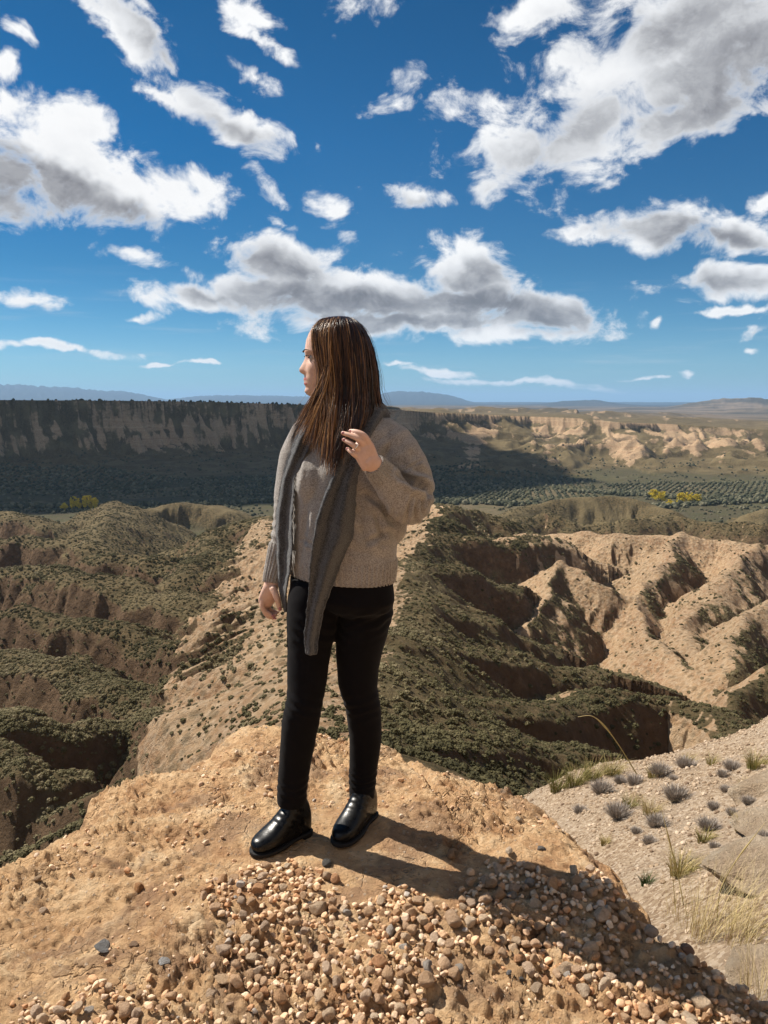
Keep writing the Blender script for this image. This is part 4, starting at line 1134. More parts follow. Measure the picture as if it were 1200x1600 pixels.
# --- sweater: trunk and sleeves as one garment
def build_sweater():
    T = Tubes()
    T.flat([(893,451,616,2.37,.118),(880,448,619,2.37,.126),(850,449,620,2.37,.131),(800,450,622,2.37,.137),(760,451,624,2.37,.142),(730,453,628,2.37,.140),(705,457,630,2.37,.128),(688,464,628,2.37,.112),(672,476,620,2.37,.096),(660,490,608,2.37,.085),(648,504,598,2.37,.072),(638,512,598,2.37,.064),(628,516,590,2.37,.060)], k=48, yaw=(LFT, FWD))
    # soft bust towards where she faces
    for (px, py, Y, r) in ((492,754,2.305,.060),(560,758,2.265,.062)):
        T.path([q(px,py-42,Y+.035,r*.75), q(px,py-6,Y,r), q(px,py+26,Y+.02,r*.8)], k=24)
    # bent arm with drop shoulder and baggy elbow
    T.path([q(600,676,2.32,.050), q(616,694,2.30,.060), q(630,722,2.285,.066), q(642,752,2.285,.067), q(644,778,2.262,.062)], k=32)
    T.path([q(642,788,2.225,.064), q(629,777,2.19,.059), q(611,757,2.160,.046), q(601,746,2.145,.040)], k=32)
    # hanging arm, straight, pulled into the cuff
    T.path([q(484,678,2.44,.060), q(468,715,2.455,.062), q(459,760,2.465,.060), q(453,805,2.455,.054), q(446,838,2.44,.047), q(439,858,2.43,.038)], k=32)
    T.path([q(597,800,2.30,.03), q(618,818,2.30,.034), q(620,836,2.31,.026)], k=20)
    me = T.mesh('sweater', voxel=0.0042, smooth=9)
    V = getv(me); N = getn(me)
    d = 0.0035 * vn3(V, 9, 901, 3)
    # pulled folds: elbow, armpit, waist
    def folds(c, ax, lam, amp, rad, seed):
        ax = np.array(ax, float); ax /= np.linalg.norm(ax)
        u = (V - c) @ ax + 0.02 * vn3(V, 8, seed, 2)
        w = np.exp(-(np.linalg.norm(V - c, axis=1) / rad) ** 2)
        return amp * w * (1 - 2 * np.abs((u / lam) % 1 - .5) * 2) * 0.5
    d = d + folds(at(645,785,2.21), (.9,0,-.25), .024, .016, .060, 905)
    d = d + folds(at(650,752,2.22), (.35,0,1.0), .034, .020, .050, 907)
    d = d + folds(at(655,800,2.23), (1,0,-.1), .022, .012, .05, 908)
    d = d + folds(at(610,705,2.27), (.6,0,-.8), .05, .010, .07, 909)
    d = d + folds(at(560,830,2.24), (.25,0,1), .055, .007, .12, 911)
    d = d + folds(at(600,830,2.27), (.5,0,1), .035, .008, .06, 913)
    d = d + folds(at(446,830,2.43), (.1,0,1), .030, .010, .07, 915)
    # loose stitch relief on the body of the garment
    a = np.arctan2(V[:, 0] - at(535,800,2.37)[0], V[:, 1] - 2.37)
    def groove(p0, p1, dep, wid, ymax=2.31):
        a = at(*p0, 2.2)[[0, 2]]; b = at(*p1, 2.2)[[0, 2]]
        k_ = 2.2 / np.maximum(V[:, 1], .5)                       # compare in the plane facing the viewer
        X_ = V[:, 0] * k_; Z_ = CAM_H + (V[:, 2] - CAM_H) * k_
        e = b - a; t = np.clip(((X_ - a[0]) * e[0] + (Z_ - a[1]) * e[1]) / (e @ e), 0, 1)
        dd = np.hypot(X_ - a[0] - e[0] * t, Z_ - a[1] - e[1] * t) + .0015 * vn3(V, 60, 939, 2)
        w = np.sin(np.pi * np.clip(t, .02, .98)) ** .5
        return (-dep * np.exp(-(dd / wid) ** 2) + dep * .5 * np.exp(-((dd - wid * 2) / wid) ** 2)) * w * (V[:, 1] < ymax)
    for p0, p1, dp, wd in (((624,741),(672,770),.030,.010), ((641,760),(668,762),.012,.007), ((653,776),(647,812),.013,.006), ((660,773),(659,806),.012,.005), ((645,774),(634,812),.010,.006), ((668,770),(668,795),.009,.005),
                           ((626,739),(662,717),.004,.004), ((596,790),(606,808),.010,.008), ((588,800),(600,850),.010,.008), ((606,830),(570,850),.008,.008), ((560,790),(575,860),.008,.009), ((470,700),(462,760),.006,.007), ((610,690),(590,740),.008,.009), ((480,790),(470,870),.008,.008), ((468,840),(500,858),.006,.006), ((570,770),(596,790),.008,.008), ((640,700),(655,740),.005,.008)):
        d = d + groove(p0, p1, dp, wd)
    setv(me, V + N * d[:, None])
    return me
sweater = link('sweater', build_sweater(), M_SWE, root)

def ribbed(name, secs, nrib, amp, k=None, yaw=None, path=None, up=(0, -1, 0), thick=.004, parent=None, mat=None):
    """ribbed knitted band: either horizontal ellipses (secs) or rings along a path"""
    k = nrib * 6; t = np.arange(k) * 2 * np.pi / k
    rib = amp * np.maximum(-.4, np.cos(t * nrib))
    rings = []
    if path is None:
        m = catmull(np.array(secs, float), 6)
        for (py, xl, xr, Y, b) in m:
            c = at((xl + xr) / 2, py, Y); w = (xr - xl) / 2 * S(py, Y); L, Fd = yaw
            a = math.sqrt(max(w * w - (Fd[0] * b) ** 2, 1e-6)) / abs(L[0])
            rings.append(c + np.outer(np.cos(t) * (a + rib), L) + np.outer(np.sin(t) * (b + rib), Fd))
    else:
        P = catmull(np.array(path, float), 6); C_ = P[:, :3]; T = np.gradient(C_, axis=0); T /= np.linalg.norm(T, axis=1)[:, None]
        for c, tt, r, f in zip(C_, T, P[:, 3], P[:, 4]):
            u = np.cross(tt, up); u /= np.linalg.norm(u); v = np.cross(u, tt)
            rings.append(c + np.outer(np.cos(t) * (r + rib), u) + np.outer(np.sin(t) * (r * f + rib), v))
    c1 = rings[-1].mean(0)
    for f in (0.985, 0.95, 0.93): rings.append(c1 + (rings[len(rings) - 1 if f == .985 else -1] - c1) * f)
    inner = [r for r in rings]
    # turn the edge inwards
    last = rings[-1]; prev = rings[0]
    for i in range(1, 4):
        rings.append(c1 + (last - c1) * (1 - .01 * i) + (rings[3].mean(0) - c1) * (.12 * i))
    V = np.concatenate(rings); me = mesh_np(name, V, grid_faces(len(rings), k, True))
    return link(name, me, mat, parent)
ribbed('hem_band', [(866,450,619,2.37,.127),(878,449,619.5,2.37,.128),(890,450,618,2.37,.124),(901,451.5,616,2.37,.119)], 64, .0034, yaw=(LFT, FWD), parent=sweater, mat=M_SWE)
ribbed('cuff', None, 22, .0030, path=[q(606,751,2.158,.0420,1), q(598,742,2.142,.0385,1), q(590,733,2.128,.0345,1), q(583.5,725.5,2.116,.0305,.92)], parent=sweater, mat=M_SWE)
ribbed('cuff', None, 18, .0030, path=[q(440,853,2.432,.039,1), q(435,868,2.425,.035,1), q(430,885,2.415,.031,1), q(426,900,2.402,.0280,1), q(424,911,2.395,.0250,1)], parent=sweater, mat=M_SWE)

# --- trousers
def mat_denim():
    m, nt, b, P = material('black_denim', 0.85, 0.10)
    n = nt.noise(P, 30, 4, 0.6)
    nt.put(b.inputs['Base Color'], nt.mix(n, (0.0028, 0.0025, 0.0034), (0.0070, 0.0062, 0.0078)))
    b.inputs['Sheen Weight'].default_value = 0.03
    nt.put(b.inputs['Normal'], nt.bump(nt.noise(P, 500, 3, 0.6), 0.25, 0.002))
    return m
def build_trousers():
    T = Tubes()
    T.flat([(870,455,611,2.37,.104),(903,450,614.5,2.37,.110),(930,449,616,2.37,.110),(944,458,608,2.37,.090),(956,485,580,2.37,.05)], k=48, yaw=(LFT, FWD))
    Ll = [(905,452,532),(930,449,532),(960,448,529),(993,448.5,524),(1020,448.5,517.5),(1047,449,513),(1073,449,509.5),(1090,447,506),(1107,444,502),(1130,440,499),(1160,438,493),(1187,436,487),(1213,434.5,483),(1235,433.5,480),(1254,433,479.5)]
    Rl = [(905,532,612),(930,532,616),(960,529,614),(993,524.5,605),(1020,524,597),(1047,526.5,591.5),(1073,529,590),(1090,534,593),(1107,540,595),(1133,544,597),(1160,546,596),(1187,545.5,592),(1213,545,588),(1235,545,586),(1247,545.5,585.5)]
    yl = lambda y: np.interp(y, [930,1020,1100,1170,1254], [2.362,2.345,2.318,2.335,2.348])
    yr = lambda y: np.interp(y, [930,1020,1100,1170,1254], [2.375,2.385,2.395,2.43,2.452])
    for L_, fy in ((Ll, yl), (Rl, yr)):
        sh = lambda y: float(np.interp(y, [910, 925, 940], [.90, .97, 1.0]))
        T.flat([(y, (a + b) / 2 - (b - a) / 2 * sh(y), (a + b) / 2 + (b - a) / 2 * sh(y), float(fy(y)) + .012 * (1 - sh(y)), (b - a) / 2 * S(y, 2.37) * sh(y) * 1.08) for y, a, b in L_], k=36)
    me = T.mesh('trousers', voxel=0.0042, smooth=22)
    V = getv(me); N = getn(me); d = np.zeros(len(V))
    def crease(px, py, Y, ax, lam, amp, rad, seed):
        c = at(px, py, Y); a = np.array(ax, float); a /= np.linalg.norm(a)
        u = (V - c) @ a + .015 * vn3(V, 10, seed, 2)
        w = np.exp(-(((V[:, 0] - c[0]) / .09) ** 2 + ((V[:, 1] - c[1]) / .09) ** 2 + ((V[:, 2] - c[2]) / rad) ** 2))
        return amp * w * (1 - 2 * np.abs((u / lam) % 1 - .5) * 2) * .5
    d += crease(470,1105,2.27,(.35,.1,1),.034,.0055,.05,921) + crease(565,1105,2.35,(-.3,.1,1),.036,.0055,.05,923)
    d += crease(458,1235,2.30,(.1,0,1),.026,.005,.035,925) + crease(566,1225,2.40,(-.1,0,1),.026,.0055,.04,927)
    d += crease(500,990,2.28,(.5,0,1),.035,.008,.05,929) + crease(590,970,2.29,(-.5,0,1),.03,.008,.05,931)
    d += 0.004 * vn3(V, 9, 933, 3)
    setv(me, V + N * d[:, None])
    return me
link('trousers', build_trousers(), mat_denim(), root)

# --- boots
def mat_leather():
    m, nt, b, P = material('black_leather', 0.3, 0.3)
    nt.put(b.inputs['Base Color'], (0.003, 0.003, 0.0034, 1))
    n = nt.noise(P, 30, 5, 0.65)
    nt.put(b.inputs['Roughness'], nt.smooth(n, 0.3, 0.7, 0.24, 0.36))
    nt.put(b.inputs['Normal'], nt.bump(nt.noise(P, 180, 4, 0.6), 0.10, 0.002))
    b.inputs['Coat Weight'].default_value = 0.0; b.inputs['Coat Roughness'].default_value = 0.25
    return m
M_LEA = mat_leather()
M_SOLE, _nt, _b, _ = material('boot_rubber', 0.7, 0.2); _b.inputs['Base Color'].default_value = (0.015, 0.014, 0.014, 1)
def boot(heel, toe, top, topY, z0):
    """heel, toe: ground points; top: (px, py) centre of the shaft top"""
    h = np.array([*heel, z0]); t = np.array([*toe, z0]); a = t - h; L = np.linalg.norm(a); a /= L; s = np.array([a[1], -a[0], 0]); up = np.array([0, 0, 1.])
    tp = at(*top, topY)
    T = Tubes()
    k = 36; ph = np.arange(k) * 2 * np.pi / k
    rings = []
    for (u, w, zc, hh) in ((0.0,.014,.055,.030),(.012,.024,.055,.042),(.05,.031,.064,.058),(.11,.033,.072,.066),(.19,.034,.080,.073),(.27,.035,.080,.073),(.36,.036,.070,.062),(.47,.039,.057,.048),(.60,.042,.046,.036),(.72,.043,.039,.028),(.83,.040,.034,.0225),(.92,.031,.031,.019),(.97,.020,.029,.014),(1.0,.008,.027,.006)):
        c = h + a * L * u + up * (zc * 0.94 + .004)
        x = np.cos(ph); y = np.sin(ph)
        rings.append(c + np.outer(np.sign(x) * np.abs(x) ** np.where(y < 0, .35, .85) * w, s) + np.outer(np.where(y < 0, -np.abs(y) ** .6, y) * hh, up))
    T.add(rings)
    an = h + a * L * .21 + up * .07
    T.path([[*(an - up * .02), .036], [*(an * .5 + tp * .5), .0365], [*(tp), .039], [*(tp + up * .02), .039]], k=28)
    me = T.mesh('boot', voxel=.003, smooth=14)
    V = getv(me); N = getn(me)
    # flat underside, ankle creases
    V[:, 2] = np.maximum(V[:, 2], z0 + .010)
    c = an + a * .03; w = np.exp(-(np.linalg.norm(V - c, axis=1) / .05) ** 2)
    V = V + N * (w * .0012 * np.sin(((V - c) @ (up * .8 - a * .6)) * 300))[:, None]
    setv(me, V)
    b = link('boot', me, M_LEA, root)
    # sole with low heel block
    S_ = Tubes(); out = []
    prof = [(-.005,.016),(.02,.027),(.08,.0325),(.18,.032),(.30,.031),(.42,.035),(.58,.0425),(.72,.0435),(.84,.0400),(.93,.031),(.985,.018),(1.015,.006)]
    def outline(g_):
        le = [h + a * L * u + s * (w + g_) for u, w in prof]; ri = [h + a * L * u - s * (w + g_) for u, w in prof[::-1]]
        return catmull(np.array(le + ri + [le[0]]), 3)[:-1]
    o0 = outline(.003)
    S_.add([o0 + up * .004, o0 + up * .006, outline(.004) + up * .010, outline(.0035) + up * .014, outline(0) + up * .015])
    sm = S_.mesh('sole'); link('sole', sm, M_SOLE, b)
    Hk = Tubes(); hr = []
    for (zz_, g_) in ((-.006, 0), (-.004, .002), (.004, .002), (.012, .001)):
        le = [h + a * L * u + s * (w + g_) for u, w in prof[:4]]; ri = [h + a * L * u - s * (w + g_) for u, w in prof[:4][::-1]]
        hr.append(np.array(le + ri) + up * zz_)
    Hk.add(hr); link('heel', Hk.mesh('heel'), M_SOLE, b)
    return b
gz = float(rock_z(FEET[:, 0], FEET[:, 1])[0].max())
zL = float(rock_z(np.linspace(-.42, -.26, 6), np.linspace(2.235, 2.38, 6))[0].mean()) + .002
zR = float(rock_z(np.linspace(-.16, -.04, 6), np.linspace(2.29, 2.49, 6))[0].mean()) + .002
boot(np.array([-.252, 2.385]), np.array([-.412, 2.232]), (457,1252), 2.348, zL)
boot(np.array([-.044, 2.488]), np.array([-.150, 2.280]), (565.5,1243), 2.452, zR)

# --- scarf: round the neck, both ends hanging in front
def build_scarf():
    def ribbon(rows, thick, folds, seed):
        """rows: (py, xl, xr, Y_left, Y_right, belly)"""
        R_ = catmull(np.array(rows, float), 8); k = 30; s_ = np.linspace(0, 1, k)
        F_, B_ = [], []
        for i, (py, xl, xr, Yl, Yr, be) in enumerate(R_):
            row = np.array([at(xl + (xr - xl) * t, py, Yl + (Yr - Yl) * t) for t in s_])
            w = np.linalg.norm(row[-1] - row[0])
            off = -be * np.sin(np.pi * s_) + min(.016, w * .13) * np.sin(s_ * 2 * np.pi * folds + seed + py * .011) + .004 * fbm(s_ * 3 + seed, s_ * 0 + py / 40., 2, 951)
            row[:, 1] += off
            row[:, 2] += .003 * fbm(s_ * 4, s_ * 0 + py / 30., 2, 953)
            row[:, 0] += .004 * fbm(s_ * 0 + seed, s_ * 0 + py / 25., 2, 957)
            th = thick * np.sqrt(np.clip(1 - (2 * s_ - 1) ** 8, 0.02, 1))
            F_.append(row + np.outer(th / 2, [0, -1, 0])); B_.append(row + np.outer(th / 2, [0, 1, 0]))
        rings = [np.vstack([f, b[::-1]]) for f, b in zip(F_, B_)]
        T.add(rings)
    T = Tubes()
    ribbon([(636,484,520,2.34,2.30,.02),(655,474,508,2.35,2.29,.02),(680,460,492,2.36,2.28,.02),(703,450,481,2.365,2.28,.02),(728,443,470,2.37,2.285,.018),(750,439,462,2.375,2.30,.015),(797,430.5,459,2.385,2.305,.014),(840,431,459,2.385,2.31,.012),(880,433,457,2.385,2.32,.010),(905,435,453,2.385,2.335,.008),(930,438,449.5,2.38,2.35,.006),(957,442.5,448,2.375,2.365,.003)], .011, 1.2, .5)
    ribbon([(640,560,604,2.27,2.33,.02),(665,546,592,2.23,2.28,.02),(690,535,580,2.20,2.24,.018),(718,527,568,2.185,2.215,.018),(747,517,561,2.175,2.20,.018),(776,505,557,2.17,2.195,.018),(800,497,556,2.17,2.195,.018),(839,489,552,2.175,2.20,.016),(865,486,541,2.185,2.21,.015),(897,483,529,2.195,2.22,.013),(929,481,516,2.205,2.225,.010),(961,477.5,505,2.21,2.23,.008),(993,475,500,2.215,2.235,.006),(1012,475,497,2.218,2.235,.005),(1023,476,495.5,2.22,2.235,.004)], .011, 1.6, 1.7)
    # collar round the neck
    rings = []
    for t in np.linspace(0, 2 * np.pi, 49)[:-1]:
        c = at(548, 655 - 10 * math.cos(t + .5), 2.37) + np.array([math.cos(t), math.sin(t), 0]) * np.array([.098, .092, 0])
        o = np.array([math.cos(t), math.sin(t), 0]); k = np.arange(20) * 2 * np.pi / 20
        rr = .021 + .003 * math.sin(3 * t + 1)
        rings.append(c + np.outer(np.cos(k) * rr * .9, o) + np.outer(np.sin(k) * (.036 + .005 * math.sin(2 * t)), [-.25 * o[0], -.25 * o[1], 1]))
    rings.append(rings[0])
    T.add(rings)
    me = T.mesh('scarf', voxel=.0036, smooth=3)
    V = getv(me); N = getn(me)
    setv(me, V + N * (.0022 * vn3(V, 40, 961, 3))[:, None])
    return me
link('scarf', build_scarf(), M_SCA, root)

# --- small things: ring, nails, eyes, brows
def blob(name, T, mat, parent, voxel=None): return link(name, T.mesh(name, voxel), mat, parent)
M_NAIL, _nt, _b, _ = material('nail_varnish', 0.2, 0.6); _b.inputs['Base Color'].default_value = (0.42, 0.16, 0.18, 1)
M_SILV, _nt, _b, _ = material('silver', 0.2, 0.5); _b.inputs['Base Color'].default_value = (0.8, 0.78, 0.75, 1); _b.inputs['Metallic'].default_value = 1
for (a, b_, d) in (((537.5,677),(535,676.2),2.103),((538.6,687.8),(536.4,686.6),2.101),((549.5,673.7),(546.8,673.4),2.108),((543.6,702),(542,700.6),2.104),
                   ((425.5,962),(428,962.8),2.369),((428.5,966),(431,966.2),2.382),((437,950),(437.6,953.5),2.356)):
    T = Tubes(); T.path([q(*a, d - .0028, .0040, .5), q(*b_, d - .0015, .0032, .5)], k=12); blob('fingernail', T, M_NAIL, body)
T = Tubes(); c = at(556.5, 696.5, 2.0925); ax = at(565,703,2.10) - at(547,690,2.09); ax /= np.linalg.norm(ax); u = np.cross(ax, (0, 1, 0)); u /= np.linalg.norm(u); v = np.cross(ax, u)
rings = []
for t in np.linspace(0, 2 * np.pi, 25):
    o = u * math.cos(t) + v * math.sin(t); k = np.arange(8) * 2 * np.pi / 8
    rings.append(c + o * .0108 + np.outer(np.cos(k) * .0011, o) + np.outer(np.sin(k) * .0016, ax))
T.add(rings); blob('ring', T, M_SILV, body)
M_EYE, nt, b_, P = material('eyeball', 0.1, 0.6)
M_DARK, _nt, _b, _ = material('lash_and_brow', 0.7, 0.2); _b.inputs['Base Color'].default_value = (0.022, 0.013, 0.009, 1)
b_.inputs['Base Color'].default_value = (0.36, 0.32, 0.30, 1)
for sg in (1, -1):
    c = hp(488.6, 560.2, sg * .031)
    e = mesh_np('eye', ICO_V * .0118 + c, ICO_F); link('eye', e, M_EYE, body)
    T = Tubes(); T.path([[*(c + HF * .0105), .0045, .4], [*(c + HF * .0117), .0048, .4]], k=12, up=(0, 0, 1)); blob('iris', T, M_DARK, body)
    T = Tubes(); T.path([[*(hp(479.0, 558.0, sg * .020)), .0010], [*(hp(477.6, 556.6, sg * .029)), .0014], [*(hp(479.2, 557.0, sg * .038)), .0014], [*(hp(484.0, 558.8, sg * .047)), .0010]], k=8); blob('eyelashes', T, M_DARK, body)
    T = Tubes(); T.path([[*(hp(475.4, 550.6, sg * .012)), .0016], [*(hp(475.0, 549.2, sg * .022)), .0019], [*(hp(476.8, 548.2, sg * .034)), .0018], [*(hp(482.6, 549.2, sg * .048)), .0010]], k=8); blob('eyebrow', T, M_DARK, body)
# ------------------------------------------------------------------ hair: a soft underlying mass and some fifteen hundred fine locks
def build_hair():
    g = np.random.RandomState(5)
    VV = []; FF = []; CC = []; n0 = 0
    # guide locks: (px, py, Y) from the parting down; ordered front to back on the near side
    near = [
      [(503,498.5,2.352),(496,505,2.318),(489,517,2.297),(490,545,2.285),(500,575,2.275),(497,612,2.262),(478,650,2.262),(462,680,2.27)],
      [(509,497,2.352),(504,503,2.314),(497,520,2.290),(502,550,2.278),(508,590,2.262),(502,630,2.235),(490,672,2.225),(484,705,2.23)],
      [(516,495.5,2.354),(512,502,2.306),(507,520,2.280),(512,555,2.270),(516,600,2.255),(513,645,2.215),(508,690,2.19),(503,738,2.185)],
      [(523,494.8,2.355),(521,501,2.303),(518,520,2.277),(522,560,2.265),(525,605,2.250),(522,650,2.205),(518,700,2.175),(513,752,2.165)],
      [(530,494.5,2.357),(530,501,2.303),(530,520,2.277),(534,565,2.260),(536,610,2.245),(532,655,2.195),(527,700,2.160),(520,745,2.150)],
      [(537,494.8,2.359),(539,501.5,2.306),(543,520,2.281),(548,565,2.262),(549,610,2.245),(546,655,2.20),(540,690,2.165),(534,722,2.150)],
      [(543,495.5,2.362),(549,504,2.318),(557,524,2.298),(562,568,2.275),(563,612,2.262),(560,648,2.23),(552,680,2.19),(545,702,2.165)],
      [(549,497,2.367),(558,507,2.335),(569,530,2.323),(576,572,2.305),(577,612,2.295),(575,642,2.28),(566,664,2.25),(556,682,2.21)],
      [(553,499,2.375),(565,512,2.360),(578,538,2.360),(586,580,2.35),(588,612,2.345),(592,634,2.335),(598,645,2.33),(606,652,2.325)],
      [(554,500,2.385),(567,514,2.395),(579,542,2.40),(588,585,2.40),(590,615,2.405),(596,634,2.41),(604,642,2.42),(614,648,2.43)],
    ]
    farg = [
      [(503,498.5,2.355),(496,505,2.395),(488,518,2.410),(489,545,2.425),(499,580,2.43),(494,620,2.42),(472,655,2.40),(450,690,2.40)],
      [(516,495.5,2.357),(511,502,2.410),(504,520,2.436),(508,560,2.445),(510,600,2.44),(498,640,2.42),(468,670,2.40),(447,715,2.405)],
      [(530,494.5,2.360),(530,501,2.415),(530,520,2.443),(536,565,2.455),(538,610,2.45),(520,645,2.44),(490,670,2.42),(462,690,2.41)],
      [(545,496,2.366),(553,506,2.410),(562,530,2.435),(566,570,2.45),(566,612,2.45),(560,640,2.45),(552,655,2.45),(548,668,2.45)],
      [(554,500,2.385),(567,514,2.395),(579,542,2.40),(588,585,2.40),(588,615,2.405),(584,636,2.42),(578,650,2.43),(574,660,2.44)],
    ]
    def world(gd): return np.array([catmull(np.array([at(*p) for p in l]), 5) for l in gd])
    GN_, GF = world(near), world(farg)
    def lock(pts, w, tone):
        nonlocal n0
        T = np.gradient(pts, axis=0); T /= np.linalg.norm(T, axis=1)[:, None] + 1e-9
        c = np.array([at(545, 570, 2.37)[0], 2.37, 0])
        out = pts - c; out[:, 2] = 0; out /= np.linalg.norm(out, axis=1)[:, None] + 1e-9
        u = np.cross(T, out); u /= np.linalg.norm(u, axis=1)[:, None] + 1e-9
        m = len(pts); s = np.linspace(0, 1, m)
        ww = w * np.minimum(1, 0.35 + s * 6) * np.clip((1 - s) * 5, 0.12, 1) ** .7
        A = pts + u * ww[:, None]; B = pts - u * ww[:, None]; Cc = pts + out * (ww * .75)[:, None]; Dd = pts - out * (ww * .4)[:, None]
        V = np.stack([A, Cc, B, Dd], 1).reshape(-1, 3)
        i = np.arange(m - 1)[:, None] * 4; j = np.arange(4)[None]; j2 = (j + 1) % 4
        F = np.stack([i + j, i + j2, i + 4 + j2, i + 4 + j], -1).reshape(-1, 4)
        VV.append(V); FF.append(F + n0); CC.append(np.repeat(tone, len(V))); n0 += len(V)
    def make(G, n, wmin, wmax, jit, seed, cut=(0.82, 1.0), fly=0.0, spread=1.0):
        m = len(G); L = G.shape[1]
        for a in range(n):
            f = g.rand() * (m - 1); i = min(int(f), m - 2); t = f - i
            p = G[i] * (1 - t) + G[i + 1] * t
            s = np.linspace(0, 1, L)
            ph = g.rand(3) * 50
            dev = np.stack([fbm(s * 2.6 + ph[k], s * 0 + a * .37, 2, seed + k) for k in range(3)], 1) * (jit * (0.25 + 1.6 * s ** 1.3))[:, None]
            dev += g.randn(3) * jit * .55 * (0.15 + s[:, None]) * [1, 1, .3]
            if fly: dev += np.array([g.uniform(-1, .6), g.uniform(-1, .3), 0]) * fly * s[:, None] ** 2
            p = p + dev * spread
            e = int(L * g.uniform(*cut)); p = p[:max(e, 6)]
            hi = np.clip(0.30 + 0.22 * math.sin(f * 5.1 + 1.3) + 0.30 * g.randn() + (0.30 if f < 3.6 and G is GN_ else (-.12 if G is GN_ else 0)) + (.35 if m == 3 and G is not GN_ and fly == 0 and wmax < .002 else 0), 0, 1)  # random tone, plus sunlit gold painted into the front and cheek locks
            lock(p, g.uniform(wmin, wmax), hi)
    make(GN_, 1500, .0008, .0024, .008, 1001)
    make(GN_, 420, .0004, .0008, .020, 1011, (.65, 1.0), .03)
    make(GF, 620, .0010, .0026, .009, 1021)
    # inner layers so that nothing shines through
    c = np.array([at(535, 570, 2.37)[0], 2.37, 0])
    Gi = GN_.copy(); o = Gi - c; o[..., 2] = 0; Gi = c * [1, 1, 0] + o * .93 + Gi * [0, 0, 1]; make(Gi, 500, .003, .006, .006, 1031, (.6, .85))
    Gj = GF.copy(); o = Gj - c; o[..., 2] = 0; Gj = c * [1, 1, 0] + o * .93 + Gj * [0, 0, 1]; make(Gj, 260, .003, .006, .006, 1041, (.5, .75))
    # back of the head between the two sides
    GB_ = np.array([GN_[8], GN_[9], GF[4]]); make(GB_, 260, .0012, .003, .006, 1051, (.75, .95))
    # long swept strands in front of the cheek and over the scarf
    S1 = world([[(516,495.5,2.352),(512,504,2.305),(505,530,2.270),(511,565,2.262),(500,595,2.250),(487,618,2.245),(474,640,2.25),(458,668,2.262)],
                [(521,495,2.352),(517,504,2.300),(512,530,2.266),(513,570,2.255),(506,602,2.240),(492,630,2.235),(476,655,2.24),(452,690,2.262)],
                [(525,494.5,2.352),(522,504,2.300),(517,530,2.266),(515,575,2.250),(510,612,2.235),(500,650,2.215),(494,690,2.20),(492,725,2.195)]])
    make(S1, 150, .0006, .0016, .006, 1061, (.8, 1.0))
    me = mesh_np('hair', np.concatenate(VV), np.concatenate(FF))
    fattr(me, 'tone_and_light', np.concatenate(CC))
    return me
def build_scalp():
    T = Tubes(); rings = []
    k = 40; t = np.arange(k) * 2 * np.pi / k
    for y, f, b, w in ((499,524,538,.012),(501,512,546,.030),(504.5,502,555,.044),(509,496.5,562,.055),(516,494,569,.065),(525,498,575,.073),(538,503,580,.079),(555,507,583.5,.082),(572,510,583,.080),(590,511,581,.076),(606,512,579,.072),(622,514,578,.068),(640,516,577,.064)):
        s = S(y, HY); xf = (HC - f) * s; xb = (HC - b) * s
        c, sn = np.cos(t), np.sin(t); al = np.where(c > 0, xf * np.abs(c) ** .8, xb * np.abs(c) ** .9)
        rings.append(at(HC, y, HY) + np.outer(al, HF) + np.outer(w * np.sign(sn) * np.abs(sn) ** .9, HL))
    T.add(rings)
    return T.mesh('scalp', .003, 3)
M_HAIR, nt, b, P = material('brown_hair', 0.36, 0.45)
st = nt.attr('tone_and_light')
nt.put(b.inputs['Base Color'], nt.ramp(st, [(0.0, (0.014, 0.006, 0.0035)), (0.35, (0.048, 0.020, 0.009)), (0.65, (0.16, 0.072, 0.028)), (1.0, (0.42, 0.23, 0.095))]))
M_UND, nt2, b2, _ = material('dark_hair_base', 0.6, 0.2)
b2.inputs['Base Color'].default_value = (0.018, 0.009, 0.006, 1)  # one even dark brown beneath the locks
hair = link('hair', build_hair(), M_HAIR, body)
link('hair_underlayer', build_scalp(), M_UND, hair)
# ------------------------------------------------------------------ the stony slope on the right: shrubs, grasses, boulders
def hit(px, py, t0=2.5, t1=60.0, n=900):
    """where the ray through a photo pixel meets the terrain"""
    d = ray(px, py); t = np.geomspace(t0, t1, n)
    P = np.array([0, 0, CAM_H])[None] + t[:, None] * d[None]
    z = height(P[:, 0], P[:, 1])
    b = np.nonzero(P[:, 2] < z)[0]
    i = b[0] if len(b) else n - 1
    return np.array([P[i, 0], P[i, 1], z[i]]), t[i]

def mat_var(name, stops, rough=.85, attr='tone', trans=0.0):
    m, nt, b, P = material(name, rough, 0.2)
    nt.put(b.inputs['Base Color'], nt.ramp(nt.attr(attr), stops))
    return m
M_GRASS = mat_var('dry_grass', [(0, (0.10, 0.11, 0.030)), (.35, (0.22, 0.20, 0.06)), (.65, (0.40, 0.31, 0.13)), (1, (0.60, 0.48, 0.26))])
M_CUSH = mat_var('grey_cushion', [(0, (0.14, 0.12, 0.10)), (.5, (0.36, 0.31, 0.27)), (1, (0.62, 0.54, 0.46))])
M_GREEN = mat_var('green_leaves', [(0, (0.035, 0.06, 0.015)), (1, (0.12, 0.16, 0.04))])

